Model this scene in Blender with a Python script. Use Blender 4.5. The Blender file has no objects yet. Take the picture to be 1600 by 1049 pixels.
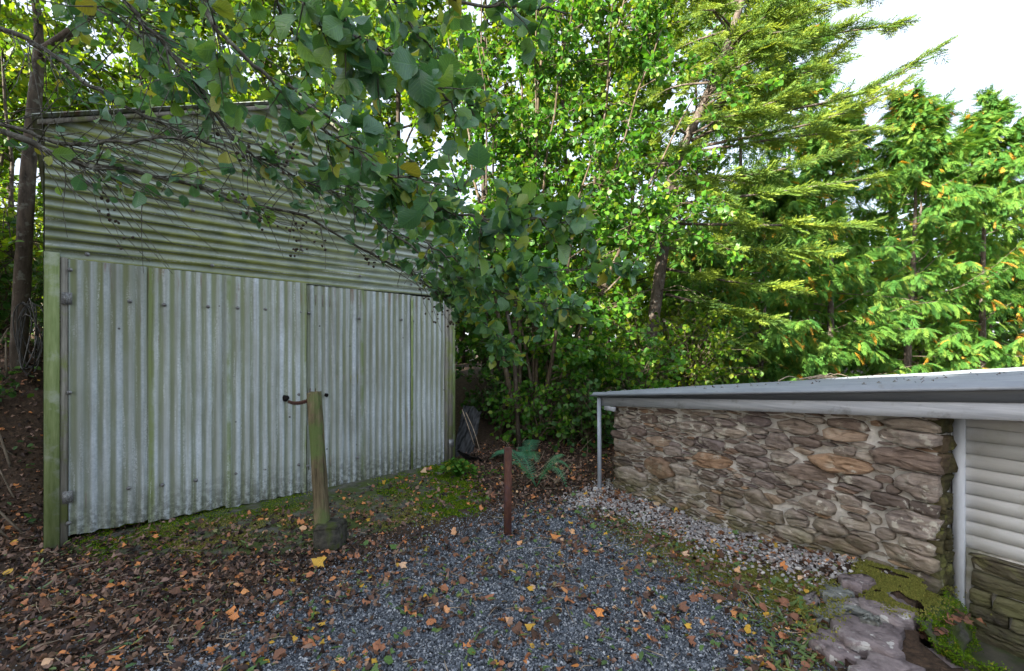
import bpy, math, random
import numpy as np
from mathutils import Matrix, Vector

rng = np.random.default_rng(11)
random.seed(11)
S = bpy.context.scene
C = S.collection
R = math.radians

# ------------------------------------------------------------------ camera, world, sun, exposure
F, CX, HY, CZ = 711.0, 800.0, 546.0, 1.45
cam = bpy.data.cameras.new('camera')
co = bpy.data.objects.new('camera', cam)
C.objects.link(co)
co.location = (0, 0, CZ)
co.rotation_euler = (R(90), 0, 0)
cam.sensor_width = 36.0
cam.lens = 36.0 * F / 1600.0
cam.shift_y = (HY - 524.5) / 1600.0
cam.clip_start = 0.05
cam.clip_end = 2000
S.camera = co

SUN_TO = Vector((-0.66, -0.60, 0.44)).normalized()
SUN_EL = math.asin(SUN_TO.z)
SUN_AZ = math.atan2(SUN_TO.x, SUN_TO.y)
w = bpy.data.worlds.new('World')
S.world = w
w.use_nodes = True
nt = w.node_tree
nt.nodes.clear()
sky = nt.nodes.new('ShaderNodeTexSky')
sky.sky_type = 'NISHITA'
sky.sun_disc = False
sky.sun_elevation = SUN_EL
sky.sun_rotation = SUN_AZ
sky.air_density = 1.0
sky.dust_density = 2.5
sky.ozone_density = 1.5
wm = nt.nodes.new('ShaderNodeMix')
wm.data_type = 'RGBA'
wm.inputs[0].default_value = 0.72
wm.inputs[7].default_value = (2.12, 2.22, 2.42, 1)      # thin pale cloud veil over the blue
nt.links.new(sky.outputs[0], wm.inputs[6])
bg = nt.nodes.new('ShaderNodeBackground')
bg.inputs[1].default_value = 0.088
nt.links.new(wm.outputs[2], bg.inputs[0])
wo = nt.nodes.new('ShaderNodeOutputWorld')
nt.links.new(bg.outputs[0], wo.inputs[0])

sl = bpy.data.lights.new('sun', 'SUN')
sl.energy = 3.3
sl.angle = R(0.55)
sl.color = (1.0, 0.93, 0.80)
so = bpy.data.objects.new('sun', sl)
so.rotation_euler = SUN_TO.to_track_quat('Z', 'Y').to_euler()
so.location = SUN_TO * 40
C.objects.link(so)

S.view_settings.view_transform = 'Standard'
S.view_settings.look = 'None'
S.view_settings.gamma = 1.0
S.view_settings.use_curve_mapping = False
S.view_settings.exposure = 2.95
S.render.engine = 'CYCLES'
S.cycles.use_denoising = True
S.cycles.max_bounces = 7
S.cycles.diffuse_bounces = 4
S.cycles.glossy_bounces = 2
S.cycles.transmission_bounces = 4
S.cycles.sample_clamp_indirect = 6.0


# ------------------------------------------------------------------ helpers
def at(px, py, Y):
    return np.array([(px - CX) / F * Y, Y, CZ - (py - HY) / F * Y])


def to_px(p):
    p = np.asarray(p, float)
    return CX + p[..., 0] / p[..., 1] * F, HY - (p[..., 2] - CZ) / p[..., 1] * F


def sstep(a, b, x):
    t = np.clip((x - a) / (b - a), 0, 1)
    return t * t * (3 - 2 * t)


def inpoly(poly, x, y):
    x = np.asarray(x, float)
    y = np.asarray(y, float)
    r = np.zeros(x.shape, bool)
    n = len(poly)
    for i in range(n):
        x0, y0 = poly[i]
        x1, y1 = poly[(i + 1) % n]
        c = ((y0 > y) != (y1 > y)) & (x < (x1 - x0) * (y - y0) / (y1 - y0 + 1e-12) + x0)
        r ^= c
    return r


def wob(x, y, f=1.0, seed=0.0):
    return (np.sin(1.7 * f * x + 2.3 * f * y + seed) + np.sin(-2.9 * f * x + 1.3 * f * y + 1.7 * seed + 1)
            + np.sin(4.1 * f * x + 3.7 * f * y + 2.1 * seed + 2) * .6 + np.sin(5.3 * f * x - 6.1 * f * y + seed) * .4) / 3.0


def nrm(v):
    v = np.asarray(v, float)
    return v / (np.linalg.norm(v, axis=-1, keepdims=True) + 1e-12)


def frames(axis, normal):
    y = nrm(axis)
    z = normal - y * np.sum(normal * y, -1, keepdims=True)
    z = nrm(z + 1e-6)
    x = np.cross(y, z)
    return np.stack([x, y, z], -1)


def mesh_np(name, V, T, uv=None, rnd=None, smooth=False):
    """V (n,3), T (m,3); uv per vertex; rnd per vertex."""
    me = bpy.data.meshes.new(name)
    V = np.ascontiguousarray(V, np.float32)
    T = np.ascontiguousarray(T, np.int32)
    me.vertices.add(len(V))
    me.vertices.foreach_set('co', V.ravel())
    me.loops.add(T.size)
    me.loops.foreach_set('vertex_index', T.ravel())
    me.polygons.add(len(T))
    me.polygons.foreach_set('loop_start', np.arange(0, T.size, 3, dtype=np.int32))
    if smooth:
        me.polygons.foreach_set('use_smooth', np.ones(len(T), bool))
    if uv is not None:
        l = me.uv_layers.new(name='uv')
        l.data.foreach_set('uv', np.ascontiguousarray(uv[T.ravel()], np.float32).ravel())
    if rnd is not None:
        a = me.attributes.new('rnd', 'FLOAT', 'POINT')
        a.data.foreach_set('value', np.ascontiguousarray(rnd, np.float32))
    me.update(calc_edges=True)
    return me


def link(name, me, mat=None, parent=None, label=None, cat=None, group=None, kind=None):
    o = bpy.data.objects.new(name, me)
    C.objects.link(o)
    if mat is not None and me is not None and not me.materials:
        me.materials.append(mat)
    if parent is not None:
        o.parent = parent
    for k, v in (('label', label), ('category', cat), ('group', group), ('kind', kind)):
        if v:
            o[k] = v
    return o


def thing(name, label, cat, loc=(0, 0, 0), rz=0.0, group=None):
    o = link(name, None, label=label, cat=cat, group=group)
    o.location = loc
    o.rotation_euler = (0, 0, rz)
    return o


class MB:
    """collects verts / tris of one mesh"""
    def __init__(s):
        s.V, s.T, s.n = [], [], 0

    def add(s, V, T):
        V = np.asarray(V, float).reshape(-1, 3)
        s.V.append(V)
        s.T.append(np.asarray(T, int).reshape(-1, 3) + s.n)
        s.n += len(V)
        return s

    def box(s, a, b, jit=0.0):
        x0, y0, z0 = a
        x1, y1, z1 = b
        V = np.array([[x0, y0, z0], [x1, y0, z0], [x1, y1, z0], [x0, y1, z0],
                      [x0, y0, z1], [x1, y0, z1], [x1, y1, z1], [x0, y1, z1]], float)
        if jit:
            V += rng.normal(0, jit, V.shape)
        return s.hexa(V)

    def hexa(s, V):
        q = [(0, 3, 2, 1), (4, 5, 6, 7), (0, 1, 5, 4), (1, 2, 6, 5), (2, 3, 7, 6), (3, 0, 4, 7)]
        T = []
        for a, b, c, d in q:
            T += [(a, b, c), (a, c, d)]
        return s.add(V, T)

    def build(s, name, mat, parent=None, smooth=False, **kw):
        me = mesh_np(name, np.concatenate(s.V), np.concatenate(s.T), smooth=smooth)
        return link(name, me, mat, parent, **kw)


def grid_tris(nr, nc):
    i = np.arange(nr - 1)[:, None] * nc + np.arange(nc - 1)[None]
    i = i.ravel()
    return np.concatenate([np.stack([i, i + 1, i + nc + 1], 1), np.stack([i, i + nc + 1, i + nc], 1)])


def tubes(P, Rd, n=6):
    """P (M,K,3) polylines, Rd (M,K) radii -> V,T"""
    P = np.asarray(P, float)
    Rd = np.asarray(Rd, float)
    M, K, _ = P.shape
    t = nrm(np.gradient(P, axis=1))
    ref = np.where(np.abs(t[..., 2:3]) > 0.8, np.array([1.0, 0, 0]), np.array([0, 0, 1.0]))
    a = nrm(np.cross(t, ref))
    b = np.cross(t, a)
    ang = np.arange(n) / n * 2 * np.pi
    V = P[:, :, None] + Rd[:, :, None, None] * (a[:, :, None] * np.cos(ang)[None, None, :, None] + b[:, :, None] * np.sin(ang)[None, None, :, None])
    V = V.reshape(-1, 3)
    k = np.arange(K - 1)[:, None] * n
    j = np.arange(n)[None]
    q0 = (k + j).ravel()
    q1 = (k + (j + 1) % n).ravel()
    T = np.concatenate([np.stack([q0, q1, q1 + n], 1), np.stack([q0, q1 + n, q0 + n], 1)])
    capb = np.stack([np.zeros(n - 2, int), np.arange(2, n), np.arange(1, n - 1)], 1)
    capt = np.stack([np.zeros(n - 2, int), np.arange(1, n - 1), np.arange(2, n)], 1) + (K - 1) * n
    T = np.concatenate([T, capb, capt])
    T = (np.arange(M)[:, None, None] * (K * n) + T[None]).reshape(-1, 3)
    return V, T


def smooth_line(pts, k):
    """resample control points (n,3) to k points with a catmull-rom spline"""
    p = np.asarray(pts, float)
    p = np.vstack([2 * p[0] - p[1], p, 2 * p[-1] - p[-2]])
    n = len(p) - 3
    u = np.linspace(0, n - 1e-6, k)
    i = u.astype(int)
    f = (u - i)[:, None]
    a, b, c, d = p[i], p[i + 1], p[i + 2], p[i + 3]
    return .5 * (2 * b + (c - a) * f + (2 * a - 5 * b + 4 * c - d) * f ** 2 + (3 * b - a - 3 * c + d) * f ** 3)


def scatter(tpl, pos, Rm, sc, rnd):
    V, T, uv = tpl
    N = len(pos)
    sc = np.asarray(sc, float)
    if sc.ndim == 1:
        sc = np.repeat(sc[:, None], 3, 1)
    W = np.einsum('nij,nvj->nvi', Rm, V[None] * sc[:, None]) + pos[:, None]
    TT = (np.arange(N)[:, None, None] * len(V) + T[None]).reshape(-1, 3)
    return W.reshape(-1, 3), TT, np.tile(uv, (N, 1)), np.repeat(rnd, len(V))


def scatter_obj(name, tpls, pos, Rm, sc, rnd, mat, parent=None, smooth=False, **kw):
    """several templates, shared out at random, in one mesh"""
    pos = np.asarray(pos, float)
    pick = rng.integers(0, len(tpls), len(pos))
    Vs, Ts, us, rs, n = [], [], [], [], 0
    for k, t in enumerate(tpls):
        m = pick == k
        if not m.any():
            continue
        v, tt, u, r = scatter(t, pos[m], Rm[m], np.asarray(sc)[m], rnd[m])
        Vs.append(v); Ts.append(tt + n); us.append(u); rs.append(r)
        n += len(v)
    me = mesh_np(name, np.concatenate(Vs), np.concatenate(Ts), np.concatenate(us), np.concatenate(rs), smooth)
    return link(name, me, mat, parent, **kw)


def tpl_mesh(name, tpl, mat, smooth=False):
    me = mesh_np(name, tpl[0], tpl[1], tpl[2], None, smooth)
    me.materials.append(mat)
    return me


def place(name, me, parent, pos, Rm, sc):
    o = link(name, me, None, parent)
    M = Matrix([[Rm[0][0], Rm[0][1], Rm[0][2]], [Rm[1][0], Rm[1][1], Rm[1][2]], [Rm[2][0], Rm[2][1], Rm[2][2]]])
    o.rotation_mode = 'QUATERNION'
    o.rotation_quaternion = M.to_quaternion()
    o.location = pos
    o.scale = (sc, sc, sc) if np.ndim(sc) == 0 else tuple(sc)
    return o


# ------------------------------------------------------------------ leaf shaped templates (base at 0, axis +Y, face +Z)
def leaf_tpl(n=3, width=.8, fold=.12, curl=.15, peak=.55, tip=1.0, twist=0.0, serr=0.0, wave=0.0):
    ys = np.linspace(0, tip, n + 2)
    V, uv = [[0, 0, 0]], [[.5, 0]]
    for k, y in enumerate(ys[1:-1]):
        p = y / tip
        wd = width * .5 * (math.sin(math.pi * p ** (math.log(.5) / math.log(peak))) ** .62)
        if serr:
            wd *= 1 + serr * (1 if k % 2 else -1)
        z = -curl * p * p
        tw = twist * p
        for sgn in (-1, 0, 1):
            x = sgn * wd
            zz = z + fold * abs(sgn) * wd + wave * math.sin(7 * p + 2 * sgn) * abs(sgn)
            V.append([x * math.cos(tw), y * (1 - .1 * abs(curl)), zz + x * math.sin(tw)])
            uv.append([.5 + .5 * sgn, p])
    V.append([0, tip * (1 - .1 * abs(curl)), -curl])
    uv.append([.5, 1])
    T = [(0, 2, 1), (0, 3, 2)]
    for k in range(n - 1):
        a = 1 + 3 * k
        b = a + 3
        T += [(a, a + 1, b + 1), (a, b + 1, b), (a + 1, a + 2, b + 2), (a + 1, b + 2, b + 1)]
    a = 1 + 3 * (n - 1)
    e = a + 3
    T += [(a, a + 1, e), (a + 1, a + 2, e)]
    return np.array(V, float), np.array(T), np.array(uv, float)


def frond_tpl(pairs=8, droop=.25, wide=.42, seed=1, teeth=3, thin=.05, ang=42):
    """flat fan of branchlets, as of a cypress"""
    r = random.Random(seed)
    V, T, uv = [], [], []

    def kite(p, d, L, wdt, z0):
        n = len(V)
        q = (-d[1], d[0])
        for (a, b) in ((0, 0), (.45 if teeth else .12, .5), (1, 0), (.45 if teeth else .12, -.5)):
            x = p[0] + d[0] * L * a + q[0] * wdt * b
            y = p[1] + d[1] * L * a + q[1] * wdt * b
            V.append([x, y, z0 - droop * y * y - .5 * droop * x * x])
            uv.append([.5, min(1, max(0, y))])
        if teeth:
            T.append((n, n + 2, n + 1))
            T.append((n, n + 3, n + 2))
        else:                                   # a plain pointed spike
            V[n + 1], V[n + 3] = V[n + 1], V[n + 3]
            T.append((n + 1, n + 3, n + 2))
    kite((0, 0), (0, 1), 1.0, thin * .8, 0)
    for k in range(pairs):
        y = .06 + .84 * k / pairs + r.uniform(-.02, .02)
        L = wide * (1 - .8 * (y ** 1.4)) * r.uniform(.8, 1.12) * min(1, .55 + 2.2 * y)
        for s in (-1, 1):
            a = math.radians(ang + r.uniform(-7, 7))
            d = (s * math.sin(a), math.cos(a))
            z = r.uniform(-.02, .02)
            kite((0, y), d, L, thin * 1.1, z)
            for t in range(teeth):
                f = (t + .8) / (teeth + .6)
                p = (d[0] * L * f, y + d[1] * L * f)
                for s2 in (-1, 1):
                    a2 = a * s + s2 * math.radians(38)
                    l2 = L * .42 * (1 - .6 * f)
                    kite(p, (math.sin(a2), math.cos(a2)), l2, thin * .8, z)
    return np.array(V, float), np.array(T), np.array(uv, float)


def spruce_tpl(seed=1, pairs=6):
    """branch spray with needled finger shoots"""
    r = random.Random(seed)
    V, T, uv = [], [], []

    def shoot(p, d, L, rad):
        p = np.array(p, float)
        d = nrm(np.array(d, float))
        a = nrm(np.cross(d, [0.1, 0, 1.0]))
        b = np.cross(d, a)
        k = max(2, int(L / .07))
        for j in range(k):                      # ragged needle tufts along the shoot
            c0 = p + d * L * (j / k)
            for m in range(2):
                th = r.uniform(0, 6.28)
                o = a * math.cos(th) + b * math.sin(th) * .7
                n = len(V)
                tipv = c0 + d * L / k * 1.5 + o * rad * r.uniform(.8, 1.3)
                sd = np.cross(o, d) * rad * .62
                V.extend([c0 - sd, c0 + sd, tipv])
                uv.extend([[.5, .3]] * 3)
                T.append((n, n + 1, n + 2))
    shoot((0, 0, 0), (0, 1, 0), 1.0, .036)
    for k in range(pairs):
        y = .06 + .86 * k / pairs
        for s in (-1, 1):
            a = math.radians(50 + r.uniform(-12, 12))
            L = (.34 * (1 - y) ** .8 + .13) * r.uniform(.75, 1.2)
            shoot((0, y, 0), (s * math.sin(a), math.cos(a), r.uniform(-.12, .22)), L, .036)
    return np.array(V, float), np.array(T), np.array(uv, float)


def tpl_ico(seed=0, flat=.6, jit=.18):
    t = (1 + 5 ** .5) / 2
    V = np.array([(-1, t, 0), (1, t, 0), (-1, -t, 0), (1, -t, 0), (0, -1, t), (0, 1, t), (0, -1, -t), (0, 1, -t),
                  (t, 0, -1), (t, 0, 1), (-t, 0, -1), (-t, 0, 1)], float) / 1.902
    T = np.array([(0, 11, 5), (0, 5, 1), (0, 1, 7), (0, 7, 10), (0, 10, 11), (1, 5, 9), (5, 11, 4), (11, 10, 2), (10, 7, 6), (7, 1, 8),
                  (3, 9, 4), (3, 4, 2), (3, 2, 6), (3, 6, 8), (3, 8, 9), (4, 9, 5), (2, 4, 11), (6, 2, 10), (8, 6, 7), (9, 8, 1)])
    r = np.random.default_rng(seed)
    V = V * (1 + r.uniform(-jit, jit, (12, 1)))
    V[:, 2] *= flat
    V[:, 0] *= r.uniform(.75, 1.2)
    return V, T, np.zeros((12, 2))


def tpl_chip(seed=0):
    r = np.random.default_rng(seed)
    V = np.array([(1, 0, -.25), (0, 1, -.25), (-1, 0, -.25), (0, -1, -.25), (.1, 0, .75)], float) * r.uniform(.65, 1.2, (5, 1)) + r.normal(0, .2, (5, 3))
    return V, np.array([(0, 1, 4), (1, 2, 4), (2, 3, 4), (3, 0, 4)]), np.zeros((5, 2))


def tpl_octa(seed=0):
    r = np.random.default_rng(seed)
    V = np.array([(1, 0, 0), (-1, 0, 0), (0, 1, 0), (0, -1, 0), (0, 0, 1), (0, 0, -1)], float) * r.uniform(.6, 1.15, (6, 1)) + r.normal(0, .15, (6, 3))
    T = np.array([(0, 2, 4), (2, 1, 4), (1, 3, 4), (3, 0, 4), (2, 0, 5), (1, 2, 5), (3, 1, 5), (0, 3, 5)])
    return V, T, np.zeros((6, 2))


# ------------------------------------------------------------------ material helper
class MT:
    def __init__(s, name):
        s.m = bpy.data.materials.new(name)
        s.m.use_nodes = True
        s.t = s.m.node_tree
        s.t.nodes.clear()

    def n(s, typ, **kw):
        nd = s.t.nodes.new(typ)
        for k, v in kw.items():
            setattr(nd, k, v)
        return nd

    def put(s, sock, v):
        if hasattr(v, 'is_linked') or isinstance(v, bpy.types.NodeSocket):
            s.t.links.new(v, sock)
        elif v is not None:
            if isinstance(v, tuple) and len(v) == 3 and sock.type == 'RGBA':
                v = v + (1,)
            sock.default_value = v

    def co(s, which='Object'):
        return s.n('ShaderNodeTexCoord').outputs[which]

    def attr(s, name):
        return s.n('ShaderNodeAttribute', attribute_name=name).outputs['Fac']

    def rand(s):
        return s.n('ShaderNodeObjectInfo').outputs['Random']

    def map(s, v, scale=(1, 1, 1), rot=(0, 0, 0), loc=(0, 0, 0)):
        nd = s.n('ShaderNodeMapping')
        s.put(nd.inputs[0], v)
        nd.inputs['Scale'].default_value = scale
        nd.inputs['Rotation'].default_value = rot
        nd.inputs['Location'].default_value = loc
        return nd.outputs[0]

    def noise(s, v, scale=5., detail=5., rough=.6, dist=0.):
        nd = s.n('ShaderNodeTexNoise')
        s.put(nd.inputs['Vector'], v)
        nd.inputs['Scale'].default_value = scale
        nd.inputs['Detail'].default_value = detail
        nd.inputs['Roughness'].default_value = rough
        nd.inputs['Distortion'].default_value = dist
        return nd.outputs['Fac']

    def voro(s, v, scale=5., out='Distance', feature='F1'):
        nd = s.n('ShaderNodeTexVoronoi', feature=feature)
        s.put(nd.inputs['Vector'], v)
        nd.inputs['Scale'].default_value = scale
        return nd.outputs[out]

    def ramp(s, f, stops):
        nd = s.n('ShaderNodeValToRGB')
        s.put(nd.inputs[0], f)
        e = nd.color_ramp.elements
        while len(e) < len(stops):
            e.new(.5)
        for x, (p, c) in zip(e, stops):
            x.position = p
            x.color = (c, c, c, 1) if not isinstance(c, tuple) else c + (1,)
        return nd.outputs[0]

    def mix(s, f, a, b, blend='MIX'):
        nd = s.n('ShaderNodeMix', data_type='RGBA', blend_type=blend)
        s.put(nd.inputs[0], f)
        s.put(nd.inputs[6], a)
        s.put(nd.inputs[7], b)
        return nd.outputs[2]

    def math(s, op, a, b=0., clamp=False):
        nd = s.n('ShaderNodeMath', operation=op, use_clamp=clamp)
        s.put(nd.inputs[0], a)
        s.put(nd.inputs[1], b)
        return nd.outputs[0]

    def sep(s, v):
        nd = s.n('ShaderNodeSeparateXYZ')
        s.put(nd.inputs[0], v)
        return nd.outputs

    def comb(s, x, y, z):
        nd = s.n('ShaderNodeCombineXYZ')
        s.put(nd.inputs[0], x)
        s.put(nd.inputs[1], y)
        s.put(nd.inputs[2], z)
        return nd.outputs[0]

    def bump(s, h, strength=.5, dist=.01, normal=None):
        nd = s.n('ShaderNodeBump')
        nd.inputs['Strength'].default_value = strength
        nd.inputs['Distance'].default_value = dist
        s.put(nd.inputs['Height'], h)
        if normal is not None:
            s.put(nd.inputs['Normal'], normal)
        return nd.outputs[0]

    def bsdf(s, col, rough=.7, spec=.3, normal=None, metal=0.):
        nd = s.n('ShaderNodeBsdfPrincipled')
        s.put(nd.inputs['Base Color'], col)
        s.put(nd.inputs['Roughness'], rough)
        nd.inputs['Specular IOR Level'].default_value = spec
        s.put(nd.inputs['Metallic'], metal)
        if normal is not None:
            s.put(nd.inputs['Normal'], normal)
        return nd.outputs[0]

    def out(s, sh):
        o = s.n('ShaderNodeOutputMaterial')
        s.t.links.new(sh, o.inputs[0])
        return s.m


def leaf_mat(name, stops, trans=.4, rough=.45, spec=.4, vein=False, tcol=1.6, spots=True):
    g = MT(name)
    r = g.math('FRACT', g.math('ADD', g.attr('rnd'), g.rand()))
    col = g.ramp(r, stops)
    nor = None
    if spots:
        f = g.noise(g.co('Object'), 9., 3.)
        col = g.mix(g.ramp(f, [(.42, 0.), (.62, .35)]), col, g.mix(1., col, (1.35, 1.25, .7), 'MULTIPLY'))
    if vein:
        u = g.co('UV')
        x, y, z = g.sep(u)
        a = g.math('ABSOLUTE', g.math('SUBTRACT', x, .5))
        q = g.math('SUBTRACT', y, g.math('MULTIPLY', a, .62))
        st = g.math('ABSOLUTE', g.math('SUBTRACT', g.math('FRACT', g.math('MULTIPLY', q, 9.)), .5))
        side = g.ramp(st, [(.0, 1.), (.16, 0.)])
        mid = g.ramp(a, [(.015, 1.), (.035, 0.)])
        v = g.math('MAXIMUM', side, mid)
        col = g.mix(g.math('MULTIPLY', v, .45), col, g.mix(1., col, (1.9, 1.7, 1.5), 'MULTIPLY'))
        nor = g.bump(g.math('SUBTRACT', 1., v), .35, .004)
    p = g.bsdf(col, rough, spec, nor)
    t = g.n('ShaderNodeBsdfTranslucent')
    g.put(t.inputs[0], g.mix(1., col, (tcol * 1.15, tcol, tcol * .45), 'MULTIPLY'))
    if nor is not None:
        g.put(t.inputs['Normal'], nor)
    mx = g.n('ShaderNodeMixShader')
    mx.inputs[0].default_value = trans
    g.t.links.new(p, mx.inputs[1])
    g.t.links.new(t.outputs[0], mx.inputs[2])
    return g.out(mx.outputs[0])


def bark_mat(name, c1, c2, c3=None, scale=1., moss=None):
    g = MT(name)
    v = g.co('Object')
    f = g.noise(g.map(v, (18 * scale, 18 * scale, 5 * scale)), 1., 6., .65)
    col = g.ramp(f, [(.3, c1), (.62, c2)])
    if c3:
        col = g.mix(g.ramp(g.noise(v, 14 * scale, 4.), [(.55, 0.), (.66, .8)]), col, c3)
    if moss:
        col = g.mix(g.ramp(g.noise(v, 4 * scale, 4.), [(.48, 0.), (.66, .8)]), col, moss)
    return g.out(g.bsdf(col, .85, .2, g.bump(f, .6, .012)))


# --- metals
def galv_mat(name, horizontal):
    g = MT(name)
    v = g.co('Object')
    x, y, z = g.sep(v)
    sp = g.noise(v, 55., 5., .75)                           # mottled zinc
    big = g.noise(v, 2.2, 3., .5)
    if horizontal:
        st = g.noise(g.map(v, (1.1, 1, 26)), 1., 5., .6)
    else:
        st = g.noise(g.map(v, (17, 1, .55)), 1., 5., .62)
    base = g.ramp(sp, [(.28, (.36, .42, .48)), (.52, (.54, .61, .675)), (.75, (.75, .80, .85))])
    base = g.mix(g.ramp(st, [(.40, .0), (.58, .9)]), base, (.37, .40, .385))
    base = g.mix(g.ramp(g.noise(g.map(v, (2.2, 1, 1.2), loc=(4, 2, 8)), 1.4, 5., .65), [(.40, .0), (.66, .55)]), base, (.22, .235, .215))
    if horizontal:
        base = g.mix(1., base, (.74, .78, .72), 'MULTIPLY')
    # pitch phase: algae sits in the valleys, the crests stay paler
    ph = g.math('COSINE', g.math('MULTIPLY', z if horizontal else x, 2 * math.pi / .076))
    val = g.ramp(g.math('MULTIPLY_ADD', ph, .5) if False else g.math('ADD', g.math('MULTIPLY', ph, .5), .5), [(.30, 0.), (.85, 1.)])
    base = g.mix(g.math('MULTIPLY', val, g.ramp(g.noise(g.map(v, (.9, 1, 5) if horizontal else (5, 1, .9), loc=(2, 2, 6)), 1., 4.), [(.30, .30), (.62, .92)])), base, (.150, .165, .115))
    if horizontal:
        am = g.math('MULTIPLY', g.ramp(g.noise(g.map(v, (.7, 1, 2.2)), 1.3, 5.), [(.24, .6), (.46, 1.)]),
                    g.math('ADD', g.math('MULTIPLY', val, .62), .42))
        gx = g.ramp(g.math('DIVIDE', x, 3.76), [(.0, 1.), (.50, .95), (.80, .45), (1., .25)])
        am = g.math('MULTIPLY', am, gx)
        base = g.mix(am, base, g.ramp(g.noise(v, 6., 5.), [(.35, (.095, .120, .024)), (.65, (.215, .240, .045))]))
        dk = g.math('MULTIPLY', g.ramp(ph, [(.55, 0.), (.95, 1.)]), g.ramp(g.noise(g.map(v, (1.4, 1, 9)), 1., 4.), [(.33, 0.), (.55, .9)]))
        base = g.mix(dk, base, (.035, .045, .018))
    else:
        gx = g.ramp(g.math('DIVIDE', x, 3.76), [(.0, 1.), (.16, .9), (.5, .7), (1., .5)])
        gz = g.ramp(g.math('DIVIDE', z, 2.2), [(.0, .65), (.25, .4), (.5, .65), (.9, 1.)])
        am = g.math('MULTIPLY', g.math('MULTIPLY', gx, gz), g.ramp(g.noise(g.map(v, (9, 1, .5), loc=(3, 0, 1)), 1., 4.), [(.34, .1), (.54, 1.)]))
        am = g.math('MULTIPLY', am, g.math('ADD', g.math('MULTIPLY', val, .55), .45))
        base = g.mix(am, base, (.19, .22, .10))
        for sx in (.62, 1.178, 1.865, 2.48):
            dd = g.math('ABSOLUTE', g.math('SUBTRACT', x, sx))
            sm = g.math('MULTIPLY', g.ramp(dd, [(.012, 1.), (.026, 0.)]), g.ramp(g.noise(g.map(v, (3, 1, 2.5), loc=(sx, 0, 2)), 1., 4.), [(.36, .15), (.56, .85)]))
            base = g.mix(sm, base, (.17, .22, .07))
        hol = g.ramp(g.voro(g.map(v, (1, .2, 1), loc=(1, 3, 2)), 4.2), [(.030, 1.), (.045, 0.)])
        base = g.mix(g.math('MULTIPLY', hol, .9), base, (.03, .022, .018))
        # damp dark hem and rusty heads
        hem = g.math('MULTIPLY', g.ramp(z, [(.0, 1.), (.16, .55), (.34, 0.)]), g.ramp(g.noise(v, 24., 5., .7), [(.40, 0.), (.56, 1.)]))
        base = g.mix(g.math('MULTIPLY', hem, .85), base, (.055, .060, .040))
        rz = g.ramp(g.math('DIVIDE', z, 2.2), [(.80, 0.), (.96, 1.)])
        rs = g.ramp(g.noise(g.map(v, (14, 1, 1.6), loc=(7, 0, 0)), 1., 3.), [(.58, 0.), (.68, 1.)])
        base = g.mix(g.math('MULTIPLY', g.math('MULTIPLY', rz, rs), .75), base, (.17, .075, .040))
        rs2 = g.ramp(g.noise(g.map(v, (12, 1, .9), loc=(1.7, 0, 4)), 1., 5., .7), [(.67, 0.), (.75, .7)])
        base = g.mix(rs2, base, (.19, .12, .08))
    wr = g.noise(g.map(v, (1, 1, 1), loc=(5, 5, 5)), 90., 4., .8)
    wst = g.noise(g.map(v, (1.1, 1, 26) if horizontal else (26, 1, 1.1), loc=(9, 0, 9)), 1., 6., .7, .4)
    base = g.mix(g.math('MULTIPLY', g.ramp(wst, [(.54, 0.), (.66, 1.)]), g.ramp(wr, [(.42, 0.), (.58, .55)])), base, (.72, .76, .78))
    base = g.mix(1., base, g.ramp(g.rand(), [(0., .88), (1., 1.06)]), 'MULTIPLY')
    nor = g.bump(g.noise(v, 5., 3.), .25, .02, g.bump(sp, .15, .003))
    return g.out(g.bsdf(base, .55, .4, nor, .12))


M = {}
M['sheet'] = galv_mat('weathered_sheet', False)
M['gable'] = galv_mat('weathered_gable_sheet', True)


def plain(name, c1, c2, rough=.6, spec=.35, scale=(6, 6, 6), bump=.2, dist=.004, metal=0., detail=5., extra=None):
    g = MT(name)
    v = g.co('Object')
    f = g.noise(g.map(v, scale), 1., detail, .65)
    col = g.ramp(f, [(.32, c1), (.66, c2)])
    if extra:
        c3, sc, lo, hi, amt = extra
        col = g.mix(g.ramp(g.noise(g.map(v, (1, 1, 1), loc=(3, 1, 2)), sc, 5., .65), [(lo, 0.), (hi, amt)]), col, c3)
    return g.out(g.bsdf(col, rough, spec, g.bump(f, bump, dist), metal))


M['green_paint'] = plain('algae_green_timber', (.13, .18, .055), (.25, .30, .13), .75, .25, (60, 60, 5), .35, extra=((.33, .36, .28), 7., .52, .66, .8))
M['grey_wood'] = plain('grey_timber', (.13, .12, .10), (.27, .26, .22), .8, .2, (70, 70, 4), .5, extra=((.16, .19, .06), 5., .50, .66, .9))
M['post_wood'] = plain('post_timber', (.045, .036, .020), (.21, .17, .10), .85, .2, (42, 42, 3), 1., .014, extra=((.10, .15, .045), 4., .40, .56, .85))
M['dark'] = plain('hole_shade_black', (.006, .006, .006), (.015, .013, .012), .9, .1)  # near-black that stands in for the shade inside the door holes
M['rust'] = plain('rusty_steel', (.050, .020, .014), (.115, .050, .034), .75, .3, (30, 30, 12), .4, .003, extra=((.07, .045, .06), 8., .5, .6, .6))
M['bolt'] = plain('bolt_steel', (.08, .075, .07), (.30, .31, .31), .5, .5, (90, 90, 90), .2, .001, .4)
M['concrete'] = plain('mossy_concrete', (.040, .042, .034), (.14, .135, .115), .9, .2, (16, 16, 16), .8, .014, extra=((.060, .085, .018), 5., .42, .56, .9))
M['block'] = plain('damp_block', (.018, .019, .015), (.075, .07, .058), .9, .2, (22, 22, 22), .9, .014, extra=((.045, .06, .012), 9., .50, .60, .8))
M['roofmetal'] = plain('grey_roof_steel', (.20, .225, .265), (.275, .305, .345), .38, .5, (2.5, 14, 8), .05, .002, extra=((.14, .13, .11), 10., .58, .72, .6))
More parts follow.
